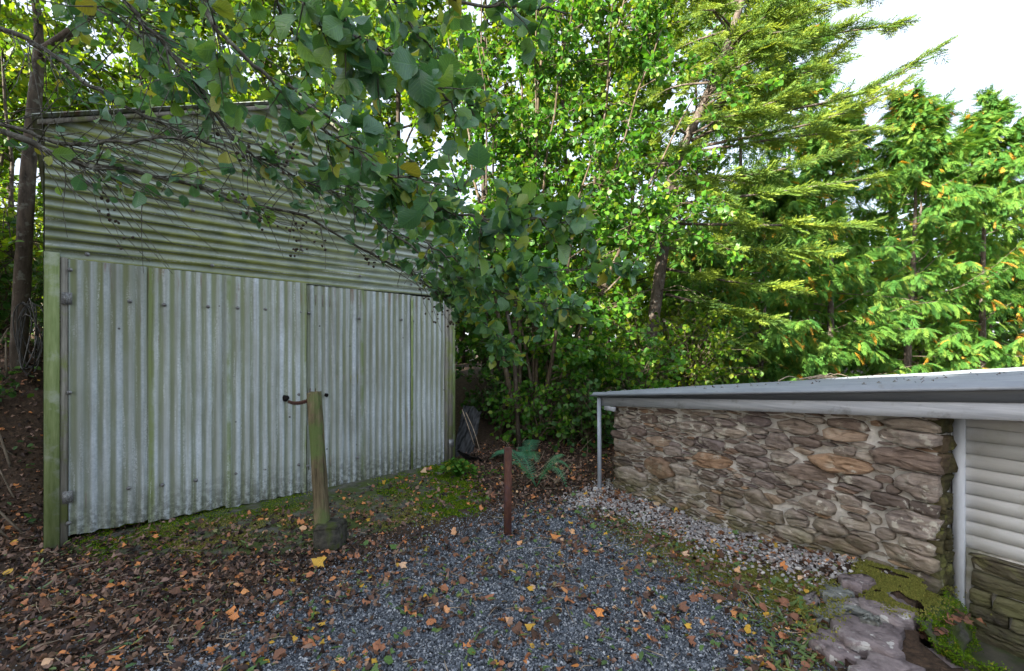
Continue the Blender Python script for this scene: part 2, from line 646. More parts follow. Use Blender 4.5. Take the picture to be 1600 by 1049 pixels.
M['flash'] = plain('dark_grey_flashing', (.10, .115, .135), (.15, .165, .185), .5, .4, (2, 20, 8), .05, .002)
M['fascia'] = plain('grey_painted_timber', (.34, .37, .42), (.52, .55, .60), .75, .3, (3, 60, 75), .5, .003, extra=((.16, .16, .15), 8., .55, .7, .6))
M['pipe'] = plain('grey_painted_pipe', (.26, .30, .36), (.38, .43, .50), .5, .4, (20, 20, 5), .1, .002, extra=((.12, .08, .05), 9., .62, .7, .7))
M['siding'] = plain('white_siding', (.70, .71, .71), (.84, .85, .85), .5, .4, (2, 30, 18), .08, .002, extra=((.48, .48, .38), 4., .54, .76, .6))
M['trim'] = plain('white_trim', (.46, .51, .58), (.60, .65, .72), .5, .4, (30, 30, 4), .08, .002)
M['black_plastic'] = plain('black_plastic', (.008, .009, .010), (.018, .020, .022), .6, .5, (8, 8, 8), .3, .01)
M['wire'] = plain('grey_wire', (.022, .022, .021), (.06, .06, .058), .6, .4, (40, 40, 40), .1, .001)
M['stick'] = plain('dry_stick', (.18, .13, .085), (.42, .34, .25), .85, .2, (30, 30, 6), .4, .003)
M['bark_dark'] = bark_mat('dark_bark', (.018, .014, .010), (.075, .058, .043), (.12, .12, .10))
M['bark_alder'] = bark_mat('alder_bark', (.035, .032, .025), (.12, .115, .095), (.27, .29, .25), 2.2)
M['bark_hazel'] = bark_mat('hazel_bark', (.035, .025, .016), (.12, .092, .062), (.16, .15, .12))
M['bark_spruce'] = bark_mat('spruce_bark', (.035, .026, .020), (.12, .095, .078), (.19, .185, .165))
M['bark_twig'] = bark_mat('pale_twig_bark', (.07, .055, .040), (.20, .165, .125))

M['alder'] = leaf_mat('alder_leaf', [(0, (.042, .125, .072)), (.4, (.062, .175, .090)), (.7, (.095, .225, .070)), (.9, (.15, .28, .05)), (1, (.25, .26, .045))], .36, .33, .7, True, 1.7)
M['hazel'] = leaf_mat('hazel_leaf', [(0, (.032, .115, .014)), (.5, (.054, .170, .017)), (.85, (.095, .225, .020)), (1, (.21, .29, .030))], .42, .42, .4)
M['back'] = leaf_mat('backwood_leaf', [(0, (.042, .115, .010)), (.5, (.080, .170, .013)), (1, (.185, .245, .020))], .5, .45, .35)
M['under'] = leaf_mat('undergrowth_leaf', [(0, (.020, .070, .018)), (.6, (.040, .120, .024)), (1, (.085, .18, .026))], .35, .45, .35)
M['far'] = leaf_mat('far_leaf', [(0, (.022, .055, .012)), (.6, (.035, .080, .014)), (1, (.06, .11, .02))], .35, .6, .2)
M['cypress'] = leaf_mat('cypress_frond', [(0, (.046, .145, .030)), (.4, (.080, .200, .035)), (.80, (.130, .255, .042)), (.968, (.19, .27, .045)), (.975, (.58, .33, .04)), (1, (.52, .24, .05))], .38, .65, .15, spots=False, tcol=1.45)
M['spruce'] = leaf_mat('spruce_needles', [(0, (.080, .165, .045)), (.5, (.155, .255, .042)), (1, (.29, .37, .048))], .38, .5, .3, spots=False, tcol=1.5)
M['fern'] = leaf_mat('fern_frond', [(0, (.075, .235, .135)), (1, (.115, .30, .15))], .35, .5, .3, spots=False)
M['geranium'] = leaf_mat('herb_leaf', [(0, (.040, .145, .018)), (.8, (.07, .19, .02)), (1, (.22, .22, .02))], .4, .45, .3)
LIT = [(0, (.050, .032, .024)), (.25, (.14, .075, .052)), (.45, (.27, .125, .080)), (.62, (.45, .19, .095)), (.80, (.62, .25, .075)),
       (.875, (.58, .40, .28)), (.885, (.070, .140, .035)), (.96, (.10, .18, .06)), (.97, (.46, .27, .03)), (1, (.52, .33, .06))]
M['litter'] = leaf_mat('fallen_leaf', LIT, .12, .6, .3, True, 1.2)
M['litter_dark'] = leaf_mat('rotting_leaf', [(0, (.014, .010, .010)), (.4, (.048, .029, .025)), (.75, (.11, .066, .052)), (1, (.28, .18, .14))], .08, .6, .3)
M['green_sliver'] = leaf_mat('green_leaflet', [(0, (.06, .13, .05)), (1, (.16, .22, .08))], .2, .5, .3)
M['moss'] = leaf_mat('moss_tuft', [(0, (.055, .115, .010)), (.5, (.12, .225, .014)), (.8, (.20, .31, .018)), (1, (.28, .27, .03))], .2, .8, .1, spots=False)
M['moss_dry'] = leaf_mat('dry_moss_tuft', [(0, (.11, .125, .030)), (.5, (.21, .225, .055)), (1, (.36, .31, .09))], .15, .8, .1, spots=False)


def rnd_stone(name, stops, rough=.75, spec=.3, lich=None, lay=0., green=True):
    g = MT(name)
    v = g.co('Object')
    r = g.math('FRACT', g.math('ADD', g.attr('rnd'), g.rand()))
    col = g.ramp(r, stops)
    f = g.noise(v, 22., 6., .7)
    col = g.mix(g.ramp(f, [(.3, .55), (.6, 0.)]), col, g.mix(1., col, (.45, .42, .42), 'MULTIPLY'))
    h = f
    nor = g.bump(f, .5, .012)
    if lay:
        s_ = g.noise(g.map(v, (lay * .12, lay * .12, lay), rot=(0, .14, 0)), 1., 6., .65, .6)
        col = g.mix(g.ramp(s_, [(.36, .75), (.50, 0.)]), col, g.mix(1., col, (.34, .32, .34), 'MULTIPLY'))
        col = g.mix(g.ramp(s_, [(.56, 0.), (.74, .5)]), col, g.mix(1., col, (1.45, 1.35, 1.3), 'MULTIPLY'))
        nor = g.bump(s_, 1., .035, nor)
    if lich:
        l1 = g.ramp(g.noise(g.map(v, (1, 1, 1), loc=(2, 7, 1)), 13., 4., .6), [(.56, 0.), (.61, 1.)])
        l2 = g.ramp(g.noise(v, 3.2, 2.), [(.44, 0.), (.60, 1.)])
        col = g.mix(g.math('MULTIPLY', g.math('MULTIPLY', l1, l2), .8), col, lich)
        z = g.sep(v)[2]
    if lich and green:
        gr = g.math('MULTIPLY', g.ramp(z, [(.0, 1.), (.42, 0.)]), g.ramp(g.noise(v, 6., 4.), [(.36, 0.), (.60, .75)]))
        col = g.mix(gr, col, (.145, .150, .062))
    return g.out(g.bsdf(col, rough, spec, nor))


M['stone'] = rnd_stone('rubble_stone', [(0, (.13, .108, .095)), (.18, (.25, .190, .155)), (.36, (.34, .29, .24)), (.52, (.24, .195, .185)), (.68, (.44, .385, .325)), (.80, (.18, .142, .125)), (.90, (.42, .27, .165)), (1, (.40, .375, .33))], .8, .25, (.56, .54, .46), 27)
M['gravel'] = rnd_stone('grey_gravel', [(0, (.034, .040, .050)), (.4, (.090, .106, .130)), (.75, (.19, .215, .25)), (1, (.50, .52, .54))], .6, .4)
M['pebble'] = rnd_stone('beach_pebble', [(0, (.19, .185, .19)), (.3, (.34, .335, .34)), (.55, (.45, .445, .435)), (.75, (.35, .285, .255)), (.9, (.56, .54, .52)), (1, (.72, .70, .68))], .6, .35)
M['slab'] = rnd_stone('mauve_slab', [(0, (.19, .160, .160)), (.5, (.25, .205, .205)), (1, (.27, .245, .235))], .75, .3, (.52, .51, .48), 30, False)
M['greyrock'] = rnd_stone('grey_rock', [(0, (.20, .215, .195)), (1, (.27, .275, .25))], .8, .3, (.50, .50, .46), 30, False)
M['endstone'] = rnd_stone('mossy_end_stone', [(0, (.055, .055, .025)), (.6, (.10, .088, .045)), (1, (.14, .105, .07))], .85, .2, (.16, .17, .05), 22)
M['basestone'] = rnd_stone('footing_stone', [(0, (.085, .075, .060)), (.6, (.13, .115, .085)), (1, (.16, .14, .11))], .85, .2, (.20, .20, .10), 26)
M['mortar'] = plain('lime_mortar', (.44, .43, .41), (.68, .665, .63), .9, .15, (20, 20, 20), .8, .018, extra=((.16, .17, .08), 3., .54, .70, .6))
M['court'] = plain('damp_slab', (.045, .046, .034), (.105, .10, .075), .6, .4, (9, 9, 9), .4, .01, extra=((.045, .075, .012), 3.5, .46, .62, .9))


# ground material, with masks carried on the terrain mesh
def ground_mat():
    g = MT('ground')
    v = g.co('Object')
    f = g.noise(v, 30., 6., .7)
    b = g.noise(v, 3., 4.)
    soil = g.ramp(f, [(.3, (.022, .016, .011)), (.55, (.065, .043, .029)), (.75, (.13, .080, .047))])
    vd = g.voro(v, 85.)
    vc = g.voro(v, 85., 'Color')
    grav = g.mix(g.ramp(vd, [(.25, 1.), (.6, 0.)]), (.012, .013, .015), g.mix(g.sep(vc)[0], (.06, .075, .10), (.24, .28, .33)))
    ms = g.ramp(f, [(.3, (.07, .09, .022)), (.55, (.17, .19, .05)), (.75, (.28, .28, .10))])
    a1 = g.ramp(g.math('ADD', g.attr('gravel'), g.math('MULTIPLY', g.math('SUBTRACT', b, .5), .7)), [(.42, 0.), (.58, 1.)])
    a2 = g.ramp(g.math('ADD', g.attr('mossy'), g.math('MULTIPLY', g.math('SUBTRACT', g.noise(v, 7., 5.), .5), 1.1)), [(.42, 0.), (.62, 1.)])
    col = g.mix(a2, g.mix(a1, soil, grav), ms)
    return g.out(g.bsdf(col, .9, .2, g.bump(f, .8, .02, g.bump(vd, .5, .008))))


M['ground'] = ground_mat()

# ------------------------------------------------------------------ frames of the two buildings
SW = 3.76
SX, SY = -3.47, 3.38
SD = nrm([.793, .78])
SANG = math.atan2(SD[1], SD[0])
BX, BY = 1.109, 4.93
BANG = math.atan2(-.872, .49)


def shed_uv(px, py):
    t = (px - 70) / (564 - .78 * (px - 800))
    d = SY * (1 + .78 * t)
    return t * SW, CZ - (py - HY) / F * d


def shed_local(x, y):
    dx, dy = x - SX, y - SY
    return dx * SD[0] + dy * SD[1], -dx * SD[1] + dy * SD[0]


def shed_world(lx, ly):
    return SX + lx * SD[0] - ly * SD[1], SY + lx * SD[1] + ly * SD[0]


def bld_local(x, y):
    c, s = math.cos(BANG), math.sin(BANG)
    dx, dy = x - BX, y - BY
    return dx * c + dy * s, -dx * s + dy * c


def bld_world(lx, ly):
    c, s = math.cos(BANG), math.sin(BANG)
    return BX + lx * c - ly * s, BY + lx * s + ly * c


def wall_uv(px, py, ly=0.0):
    """pixel -> (lx, z) on the plane local y = ly of the outbuilding"""
    c, s = math.cos(BANG), math.sin(BANG)
    r = (px - CX) / F
    ox, oy = BX - ly * s, BY + ly * c
    lx = (oy * r - ox) / (c - s * r)
    Y = oy + s * lx
    return lx, CZ - (py - HY) / F * Y


APRON = [(.10, .12), (.16, -.22), (.55, -.55), (.95, -.95), (1.25, -1.28), (2.2, -1.42), (3.02, -1.5), (3.45, -.75), (3.80, .0), (3.82, .3)]
COURT = [(2.44, 2.66), (2.20, 2.44), (2.04, 2.30), (1.97, 2.14), (2.06, 1.98), (2.25, 1.86), (2.6, 1.5), (3.2, .8), (6.5, .8), (6.5, 3.4), (3.2, 3.4)]


def ground_z(x, y):
    x = np.asarray(x, float)
    y = np.asarray(y, float)
    z = -.05 + .018 * wob(x, y, .9) + .008 * wob(x, y, 3.1, 2.)
    z = z + .10 * np.exp(-((x - 2.15) ** 2 + (y - 2.75) ** 2) / .30)
    z = z + .07 * sstep(1.0, 2.4, x) * sstep(4.5, 2.5, y)
    z = z + .95 * sstep(5.7, 9.5, y) * sstep(-14, -1.2, x) * (.25 + .75 * sstep(4.6, 2.2, x)) * (1 + .06 * wob(x, y, .8, 4.))
    z = z + 1.35 * sstep(3.55, 5.6, -x) * sstep(3.3, 5.4, y) * (1 + .12 * wob(x, y, 1.6, 3.))
    z = z + .10 * sstep(3.2, 4.4, -x) * sstep(1.0, 3.0, y)
    lx, ly = shed_local(x, y)
    ins = sstep(-.05, .15, lx) * sstep(3.95, 3.75, lx) * sstep(-.1, .1, ly) * sstep(5.3, 5.0, ly)
    z = z * (1 - ins) - .15 * ins
    ap = inpoly(APRON, lx, ly)
    z = np.where(ap, np.minimum(z, -.11), z)
    bx, by = bld_local(x, y)
    inb = (bx > -.05) & (bx < 5.2) & (by > .10) & (by < 16)
    z = np.where(inb, np.minimum(z, -.26), z)
    z = np.where(inpoly(COURT, x, y), -.27, z)
    return z


def on_ground(px, py, n=40):
    px = np.asarray(px, float)
    py = np.asarray(py, float)
    Y = np.full(px.shape, 3.0)
    for _ in range(n):
        z = ground_z((px - CX) / F * Y, Y)
        Yn = (CZ - z) / (py - HY) * F
        Y = Y + .5 * (np.clip(Yn, .5, 14) - Y)
    x = (px - CX) / F * Y
    return np.stack([x, Y, ground_z(x, Y)], -1)


# image outlines of the ground zones, turned into ground outlines
def gpoly(pts):
    p = on_ground([a for a, b in pts], [b for a, b in pts])
    return [(q[0], q[1]) for q in p]


GRAVEL = gpoly([(240, 1090), (330, 1020), (450, 955), (560, 900), (690, 850), (800, 808), (860, 786), (925, 792), (965, 840), (1050, 897), (1150, 950), (1225, 1000), (1275, 1090)])
MOSSY = gpoly([(905, 792), (935, 798), (1010, 818), (1100, 858), (1200, 893), (1280, 915), (1310, 985), (1290, 1040), (1225, 995), (1150, 945), (1050, 893), (965, 838)])
PEBBLES = gpoly([(880, 790), (915, 765), (962, 752), (1080, 782), (1200, 832), (1330, 872), (1420, 892), (1400, 905), (1310, 912), (1200, 892), (1080, 850), (985, 812), (930, 796)])
LITTER = gpoly([(-60, 800), (60, 840), (300, 872), (480, 862), (640, 850), (700, 850), (560, 905), (450, 960), (330, 1020), (230, 1090), (-400, 1090), (-400, 850)])
BACKLIT = gpoly([(735, 700), (800, 690), (960, 700), (950, 752), (900, 775), (860, 790), (800, 806), (770, 800), (745, 760)])

# ------------------------------------------------------------------ terrain
xs = np.unique(np.round(np.concatenate([np.linspace(-400, -12, 26), np.arange(-12, -5, .35), np.arange(-5, 3.4, .042), np.arange(3.4, 14, .4), np.linspace(14, 400, 26)]), 4))
ys = np.unique(np.round(np.concatenate([np.linspace(-300, -2, 22), np.arange(-2, 1.2, .25), np.arange(1.2, 7.2, .042), np.arange(7.2, 16, .35), np.linspace(16, 500, 28)]), 4))
GX, GY = np.meshgrid(xs, ys)
V = np.stack([GX, GY, ground_z(GX, GY)], -1).reshape(-1, 3)
me = mesh_np('ground', V, grid_tris(len(ys), len(xs)), smooth=True)
for nm, poly in (('gravel', GRAVEL), ('mossy', MOSSY)):
    m0 = inpoly(poly, GX, GY).astype(float)
    for _ in range(5):
        m0 = (m0 + np.roll(m0, 1, 0) + np.roll(m0, -1, 0) + np.roll(m0, 1, 1) + np.roll(m0, -1, 1)) / 5
    a = me.attributes.new(nm, 'FLOAT', 'POINT')
    a.data.foreach_set('value', m0.ravel().astype(np.float32))
ground = link('ground', me, M['ground'], kind='structure')
cm = MB()
cc = [bld_world(2.5, .3), bld_world(6, .3)]
cp = [(2.02, 2.5), (1.93, 2.05), (2.2, 1.7), (3.0, .6), (6.0, .6), (5.2, 1.5), (3.0, 2.9), (2.55, 2.9)]
n_ = len(cp)
cm.add([(x, y, -.20) for x, y in cp], [(0, i, i + 1) for i in range(1, n_ - 1)])
cm.add([(x, y, -.20) for x, y in cp] + [(x, y, -.3) for x, y in cp], [(i, i + n_, (i + 1) % n_) for i in range(n_)] + [((i + 1) % n_, i + n_, (i + 1) % n_ + n_) for i in range(n_)])
cm.build('sunken_floor', M['court'], kind='structure')

# ------------------------------------------------------------------ shed of corrugated sheets
shed = thing('corrugated_shed', 'gabled shed clad in weathered corrugated iron with a pair of tall doors', 'shed', (SX, SY, 0), SANG)
PITCH, AMP = .076, .0085


def vsheet(x0, x1, z0, z1, y, wav=0.0):
    nx = max(8, int((x1 - x0) / PITCH * 9))
    u = np.linspace(x0, x1, nx)
    zz = np.linspace(z0, z1, 9)
    U, Z = np.meshgrid(u, zz)
    ph = 2 * np.pi * U / PITCH + np.pi + .45 * np.sin(2.9 * U + x0 * 5) + .30 * np.sin(1.7 * Z + 11 * U)
    Y = y - AMP * (1 + .22 * np.sin(5 * U + 2.1 * Z)) * np.cos(ph) + wav * np.sin(3 * Z + 7 * U) + .004 * np.sin(6.1 * Z - 4 * U + x0)
    Z = Z + (np.abs(Z - z0) < 1e-6) * .006 * np.sin(2 * np.pi * U / PITCH * .5 + x0 * 9)
    A = np.stack([U, Y, Z], -1).reshape(-1, 3)
    T = grid_tris(9, nx)
    B = A + np.array([0, .002, 0])
    return np.concatenate([A, B]), np.concatenate([T, T[:, ::-1] + len(A)])


EAVE, APEX = 3.14, 3.97


def hsheet(z0, z1, x0, x1, y):
    nz = max(6, int((z1 - z0) / PITCH * 9))
    zz = np.linspace(z0, z1, nz)
    nx = 26
    lo = np.maximum(x0, np.clip((zz - EAVE) / (APEX - EAVE), 0, 1) * SW / 2)
    hi = np.minimum(x1, SW - np.clip((zz - EAVE) / (APEX - EAVE), 0, 1) * SW / 2)
    hi = np.maximum(hi, lo + .002)
    t = np.linspace(0, 1, nx)
    U = lo[:, None] + (hi - lo)[:, None] * t[None]
    Z = np.repeat(zz[:, None], nx, 1) + .006 * np.sin(U * 1.9 + z0 * 3)
    Y = y - AMP * np.cos(2 * np.pi * zz / PITCH)[:, None] + 0 * U + .004 * np.sin(U * 2.3 + z0)
    A = np.stack([U, Y, Z], -1).reshape(-1, 3)
    return A, grid_tris(nz, nx)


for k, (z0, z1, x0, x1, y) in enumerate([(2.125, 2.76, .0, 1.95, -.016), (2.125, 2.76, 1.90, SW, -.020), (2.72, 3.36, .0, 2.35, -.026),
                                         (2.72, 3.36, 2.30, SW, -.030), (3.32, 3.965, .0, SW, -.036)]):
    A, T = hsheet(z0, z1, x0, x1, y)
    link('gable_sheet', mesh_np('gable_sheet', A, T, smooth=True), M['gable'], shed)
# side and back walls
for nm, pts in (('side_wall', [(.0, .0), (.0, 5.0)]), ('side_wall', [(SW, .0), (SW, 5.0)]), ('rear_wall', [(.0, 5.0), (SW, 5.0)])):
    (xa, ya), (xb, yb) = pts
    L = math.hypot(xb - xa, yb - ya)
    ns = int(L / PITCH * 8)
    s_ = np.linspace(0, L, ns)
    off = AMP * np.cos(2 * np.pi * s_ / PITCH)
    dx, dy = (xb - xa) / L, (yb - ya) / L
    A = []
    for z in (-.05, EAVE - .01):
        A.append(np.stack([xa + dx * s_ - dy * off, ya + dy * s_ + dx * off, np.full(ns, z)], -1))
    link(nm, mesh_np(nm, np.concatenate(A), grid_tris(2, ns), smooth=True), M['sheet'], shed)
gb = MB().add([(0, 5.0, EAVE), (SW, 5.0, EAVE), (SW / 2, 5.0, APEX)], [(0, 1, 2)])
gb.build('rear_gable', M['gable'], shed)
for sgn in (-1, 1):                                       # two corrugated roof slopes
    ns = int(5.3 / PITCH * 8)
    yy = np.linspace(-.10, 5.2, ns)
    A = []
    for f, e in ((1.035, 1), (0.0, 1)):
        x = SW / 2 + sgn * (SW / 2) * f
        z = APEX + .03 - (APEX - EAVE) * f + AMP * np.cos(2 * np.pi * yy / PITCH)
        A.append(np.stack([np.full(ns, x), yy, z], -1))
    A = np.concatenate(A)
    T = grid_tris(2, ns)
    A2 = A - np.array([0, 0, .004])
    link('roof_slope', mesh_np('roof_slope', np.concatenate([A, A2]), np.concatenate([T, T[:, ::-1] + len(A)]), smooth=True), M['sheet'], shed)
    bb = MB()
    xa, xb = SW / 2 + sgn * SW / 2 * 1.02, SW / 2
    za, zb = EAVE - .032, APEX - .015
    bb.hexa([(xa, -.075, za - .025), (xb, -.075, zb - .025), (xb, -.05, zb - .025), (xa, -.05, za - .025), (xa, -.075, za + .01), (xb, -.075, zb + .01), (xb, -.05, zb + .01), (xa, -.05, za + .01)])
    bb.build('barge_board', M['grey_wood'], shed)
rc = MB().box((SW / 2 - .09, -.1, APEX + .03), (SW / 2 + .09, 5.2, APEX + .05)).build('ridge_cap', M['sheet'], shed)

MB().box((-.005, -.055, -.05), (.078, .06, 2.17), .001).build('corner_post', M['green_paint'], shed)
MB().box((.082, -.045, -.03), (.122, .05, 2.14), .001).build('hinge_post', M['grey_wood'], shed)
MB().box((3.62, -.05, -.06), (3.665, .04, 2.13), .001).build('door_jamb', M['grey_wood'], shed)
MB().box((3.675, -.06, -.07), (3.72, .04, 2.40), .001).build('corner_strip', M['grey_wood'], shed)
MB().box((3.725, -.045, -.07), (3.775, .05, 2.75), .001).build('corner_post', M['green_paint'], shed)


def bolt_mesh():
    b = MB()
    for (r, y0, y1) in ((.017, -.002, -.007), (.0085, -.006, -.014)):
        V, T = tubes([[(0, y0, 0), (0, y1, 0)]], [[r, r * .85]], 9)
        b.add(V, T)
    return mesh_np('bolt', np.concatenate(b.V), np.concatenate(b.T))


BOLT = bolt_mesh()
BOLT.materials.append(M['bolt'])


def bolts(pxs, parent, y):
    for px, py in pxs:
        u, z = shed_uv(px, py)
        o = link('bolt', BOLT, None, parent)
        o.location = (u, y, z)


# doors: ledge frame behind, sheets, hinges, bolts
dl = MB()
for z in (.22, 1.05, 1.92):
    dl.box((.15, -.022, z), (1.84, .02, z + .12))
doorL = dl.build('door', M['grey_wood'], shed)
dr = MB()
for z in (.20, 1.05, 1.90):
    dr.box((1.90, -.015, z), (3.60, .02, z + .12))
doorR = dr.build('door', M['grey_wood'], shed)
for k, (x0, x1, y) in enumerate([(.126, .640, -.036), (.600, 1.20, -.041), (1.155, 1.866, -.050)]):
    A, T = vsheet(x0, x1, .035 - .02 * k, 2.132 - .004 * k, y, .003)
    link('corrugated_sheet', mesh_np('corrugated_sheet', A, T, smooth=True), M['sheet'], doorL)
for k, (x0, x1, y) in enumerate([(1.888, 2.50, -.024), (2.46, 3.12, -.039), (3.10, 3.60, -.034)]):
    A, T = vsheet(x0, x1, -.028 - .004 * k, 2.114 - .006 * k, y, .003)
    link('corrugated_sheet', mesh_np('corrugated_sheet', A, T, smooth=True), M['sheet'], doorR)
MB().box((3.102, -.056, -.03), (3.128, -.046, 2.07), .001).build('cover_strip', M['green_paint'], doorR)
for px, py in ((96, 467), (97, 776)):
    u, z = shed_uv(px, py)
    h = MB().box((u + .0, -.056, z - .045), (u + .058, -.050, z + .045))
    V, T = tubes([[(u + .026, -.058, z - .047), (u + .026, -.058, z + .047)]], [[.0055, .0055]], 8)
    h.add(V, T)
    for dz in (-.03, .03):
        for dx in (.011, .045):
            V, T = tubes([[(u + dx, -.054, z + dz), (u + dx, -.060, z + dz)]], [[.005, .004]], 6)
            h.add(V, T)
    h.build('hinge', M['bolt'], doorL)
for py in (692,):
    u, z = shed_uv(701, py)
    MB().box((u - .04, -.062, z - .05), (u + .04, -.053, z + .05)).build('hinge', M['bolt'], doorR)
bolts([(109, 423), (202, 472), (255, 477), (323, 480), (369, 482), (412, 484), (466, 488), (108, 613), (200, 761), (252, 756), (304, 749), (367, 738), (412, 732), (464, 725), (464, 616), (107, 815)], doorL, -.050)
bolts([(480, 490), (558, 498), (624, 500), (642, 502), (478, 727), (556, 714), (623, 703), (641, 700), (480, 613)], doorR, -.046)
bolts([(136, 399), (470, 392), (138, 287), (198, 194), (230, 190), (330, 416), (560, 432), (640, 445), (300, 330)], shed, -.040)
# torn hole in each door: its inner shade is a raised near-black plug
for (px, py, par, sx, sz) in ((443, 622, doorL, .034, .036), (507, 617, doorR, .020, .022)):
    u, z = shed_uv(px, py)
    ang = np.arange(9) / 9 * 2 * np.pi
    rr = rng.uniform(.75, 1.15, 9)
    ring = np.stack([u + sx * rr * np.cos(ang), np.full(9, -.060), z + sz * rr * np.sin(ang)], -1)
    ring2 = ring + np.array([0, .02, 0])
    b = MB().add(np.concatenate([ring, ring2, [[u, -.054, z]]]), [(i, (i + 1) % 9, 9 + i) for i in range(9)] + [((i + 1) % 9, 9 + (i + 1) % 9, 9 + i) for i in range(9)] + [(18, (i + 1) % 9, i) for i in range(9)])
    b.build('hole_shade_plug', M['dark'], par)

# apron slab in front of the doors
ap = MB()
n_ = len(APRON)
sub = []
for i in range(n_):                                       # finer, wobbling outline
    a, b = np.array(APRON[i]), np.array(APRON[(i + 1) % n_])
    for f in np.linspace(0, 1, 6)[:-1]:
        sub.append(a + (b - a) * f + rng.normal(0, .012, 2))
sub = np.array(sub)
cen = np.array([2.2, -.5])
rings = []
for f, dz in ((1.0, -.12), (1.0, -.035), (.985, -.022), (.8, -.015), (.55, -.012), (.28, -.012)):
    q = cen + (sub - cen) * f
    rings.append(np.stack([q[:, 0], q[:, 1], np.full(len(q), dz) + .022 * q[:, 1].clip(-2, 0) + .006 * wob(q[:, 0], q[:, 1], 4)], -1))
Vv = np.concatenate(rings + [np.array([[cen[0], cen[1], -.02]])])
ns = len(sub)
T = []
for r_ in range(5):
    for i in range(ns):
        j = (i + 1) % ns
        T += [(r_ * ns + i, r_ * ns + j, (r_ + 1) * ns + j), (r_ * ns + i, (r_ + 1) * ns + j, (r_ + 1) * ns + i)]
T += [(5 * ns + i, 5 * ns + (i + 1) % ns, 6 * ns) for i in range(ns)]
o = ap.add(Vv, T).build('concrete_apron', M['concrete'], label='low mossy concrete apron strewn with leaves before the shed doors', cat='concrete slab', smooth=True)
o.location = (SX, SY, 0)
o.rotation_euler = (0, 0, SANG)


def apron_z(lx, ly):
    return -.014 + .022 * np.clip(ly, -2, 0)


# ------------------------------------------------------------------ low outbuilding: rubble wall, steel roof, white siding
bld = thing('outbuilding', 'low sunken outbuilding with rubble stone wall, grey steel roof and white boarded end', 'outbuilding', (BX, BY, 0), BANG)
WL = 2.695


def z_fb(lx):
    return .845 + .084 * lx


def z_roof(lx):
    return .969 + .10 * lx


wm_ = MB()
nu, nv = 70, 36
U, W = np.meshgrid(np.linspace(0.02, WL - .02, nu), np.linspace(-.45, 1.0, nv))
top = z_fb(U) + .03
Zz = np.where(W > .3, .3 + (W - .3) / .7 * (top - .3), W)
Yy = .018 + .013 * wob(U, Zz, 5.) + .006 * wob(U, Zz, 19., 1.)
A = np.stack([U, Yy, Zz], -1).reshape(-1, 3)
wm_.add(A, grid_tris(nv, nu))
wm_.hexa([(.02, .03, -.45), (WL - .02, .03, -.45), (WL - .02, .22, -.45), (.02, .22, -.45), (.02, .03, z_fb(0) + .03), (WL - .02, .03, z_fb(WL) + .03), (WL - .02, .22, z_fb(WL) + .03), (.02, .22, z_fb(0) + .03)])
stone_wall = wm_.build('stone_wall', M['mortar'], bld, smooth=False)


def clip_poly(poly, nx_, ny_, c):
    """keep nx*x+ny*y <= c"""
    out = []
    n = len(poly)
    for i in range(n):
        p, q = poly[i], poly[(i + 1) % n]
        a = nx_ * p[0] + ny_ * p[1] - c
        b = nx_ * q[0] + ny_ * q[1] - c
        if a <= 0:
            out.append(p)
        if a * b < 0:
            t = a / (a - b)
            out.append((p[0] + (q[0] - p[0]) * t, p[1] + (q[1] - p[1]) * t))
    return out


def resample(poly, n):
    p = np.array(poly + [poly[0]], float)
    d = np.concatenate([[0], np.cumsum(np.linalg.norm(np.diff(p, axis=0), axis=1))])
    s_ = np.linspace(0, d[-1], n + 1)[:-1] + rng.uniform(-.2, .2, n) * d[-1] / n
    s_ = np.mod(s_, d[-1])
    s_.sort()
    return np.stack([np.interp(s_, d, p[:, 0]), np.interp(s_, d, p[:, 1])], -1)


def stone_mesh(poly, proud, back, n=16, rough=.06):
    """2D outline in (a, b) -> a chunky stone: b up, faces local -y; y=0 wall face"""
    c = np.mean(poly, axis=0)
    e = resample(poly, n)
    size = math.sqrt(max(1e-6, np.ptp(e[:, 0]) * np.ptp(e[:, 1])))
    e = c + (e - c) * (1 + rng.uniform(-rough, rough, (n, 1)))
    tilt = rng.normal(0, .15, 2)
    rings = []
    for f, d in ((1.0, -back), (1.0, proud * .35), (.965, proud * .88), (.66, proud), (.33, proud)):
        q = c + (e - c) * f
        y = np.full(n, -d)
        if f < .99:
            y = y + (q - c) @ tilt + rng.normal(0, .09 * min(size, .2) * (.45 if f > .9 else .5), n)
        rings.append(np.stack([q[:, 0], y, q[:, 1]], -1))
    V = np.concatenate(rings + [np.array([[c[0], -proud * 1.05, c[1]]])])
    T = []
    for r_ in range(4):
        for i in range(n):
            j = (i + 1) % n
            T += [(r_ * n + i, r_ * n + j, (r_ + 1) * n + j), (r_ * n + i, (r_ + 1) * n + j, (r_ + 1) * n + i)]
    T += [(4 * n + i, 4 * n + (i + 1) % n, 5 * n) for i in range(n)]
    return V, np.array(T)


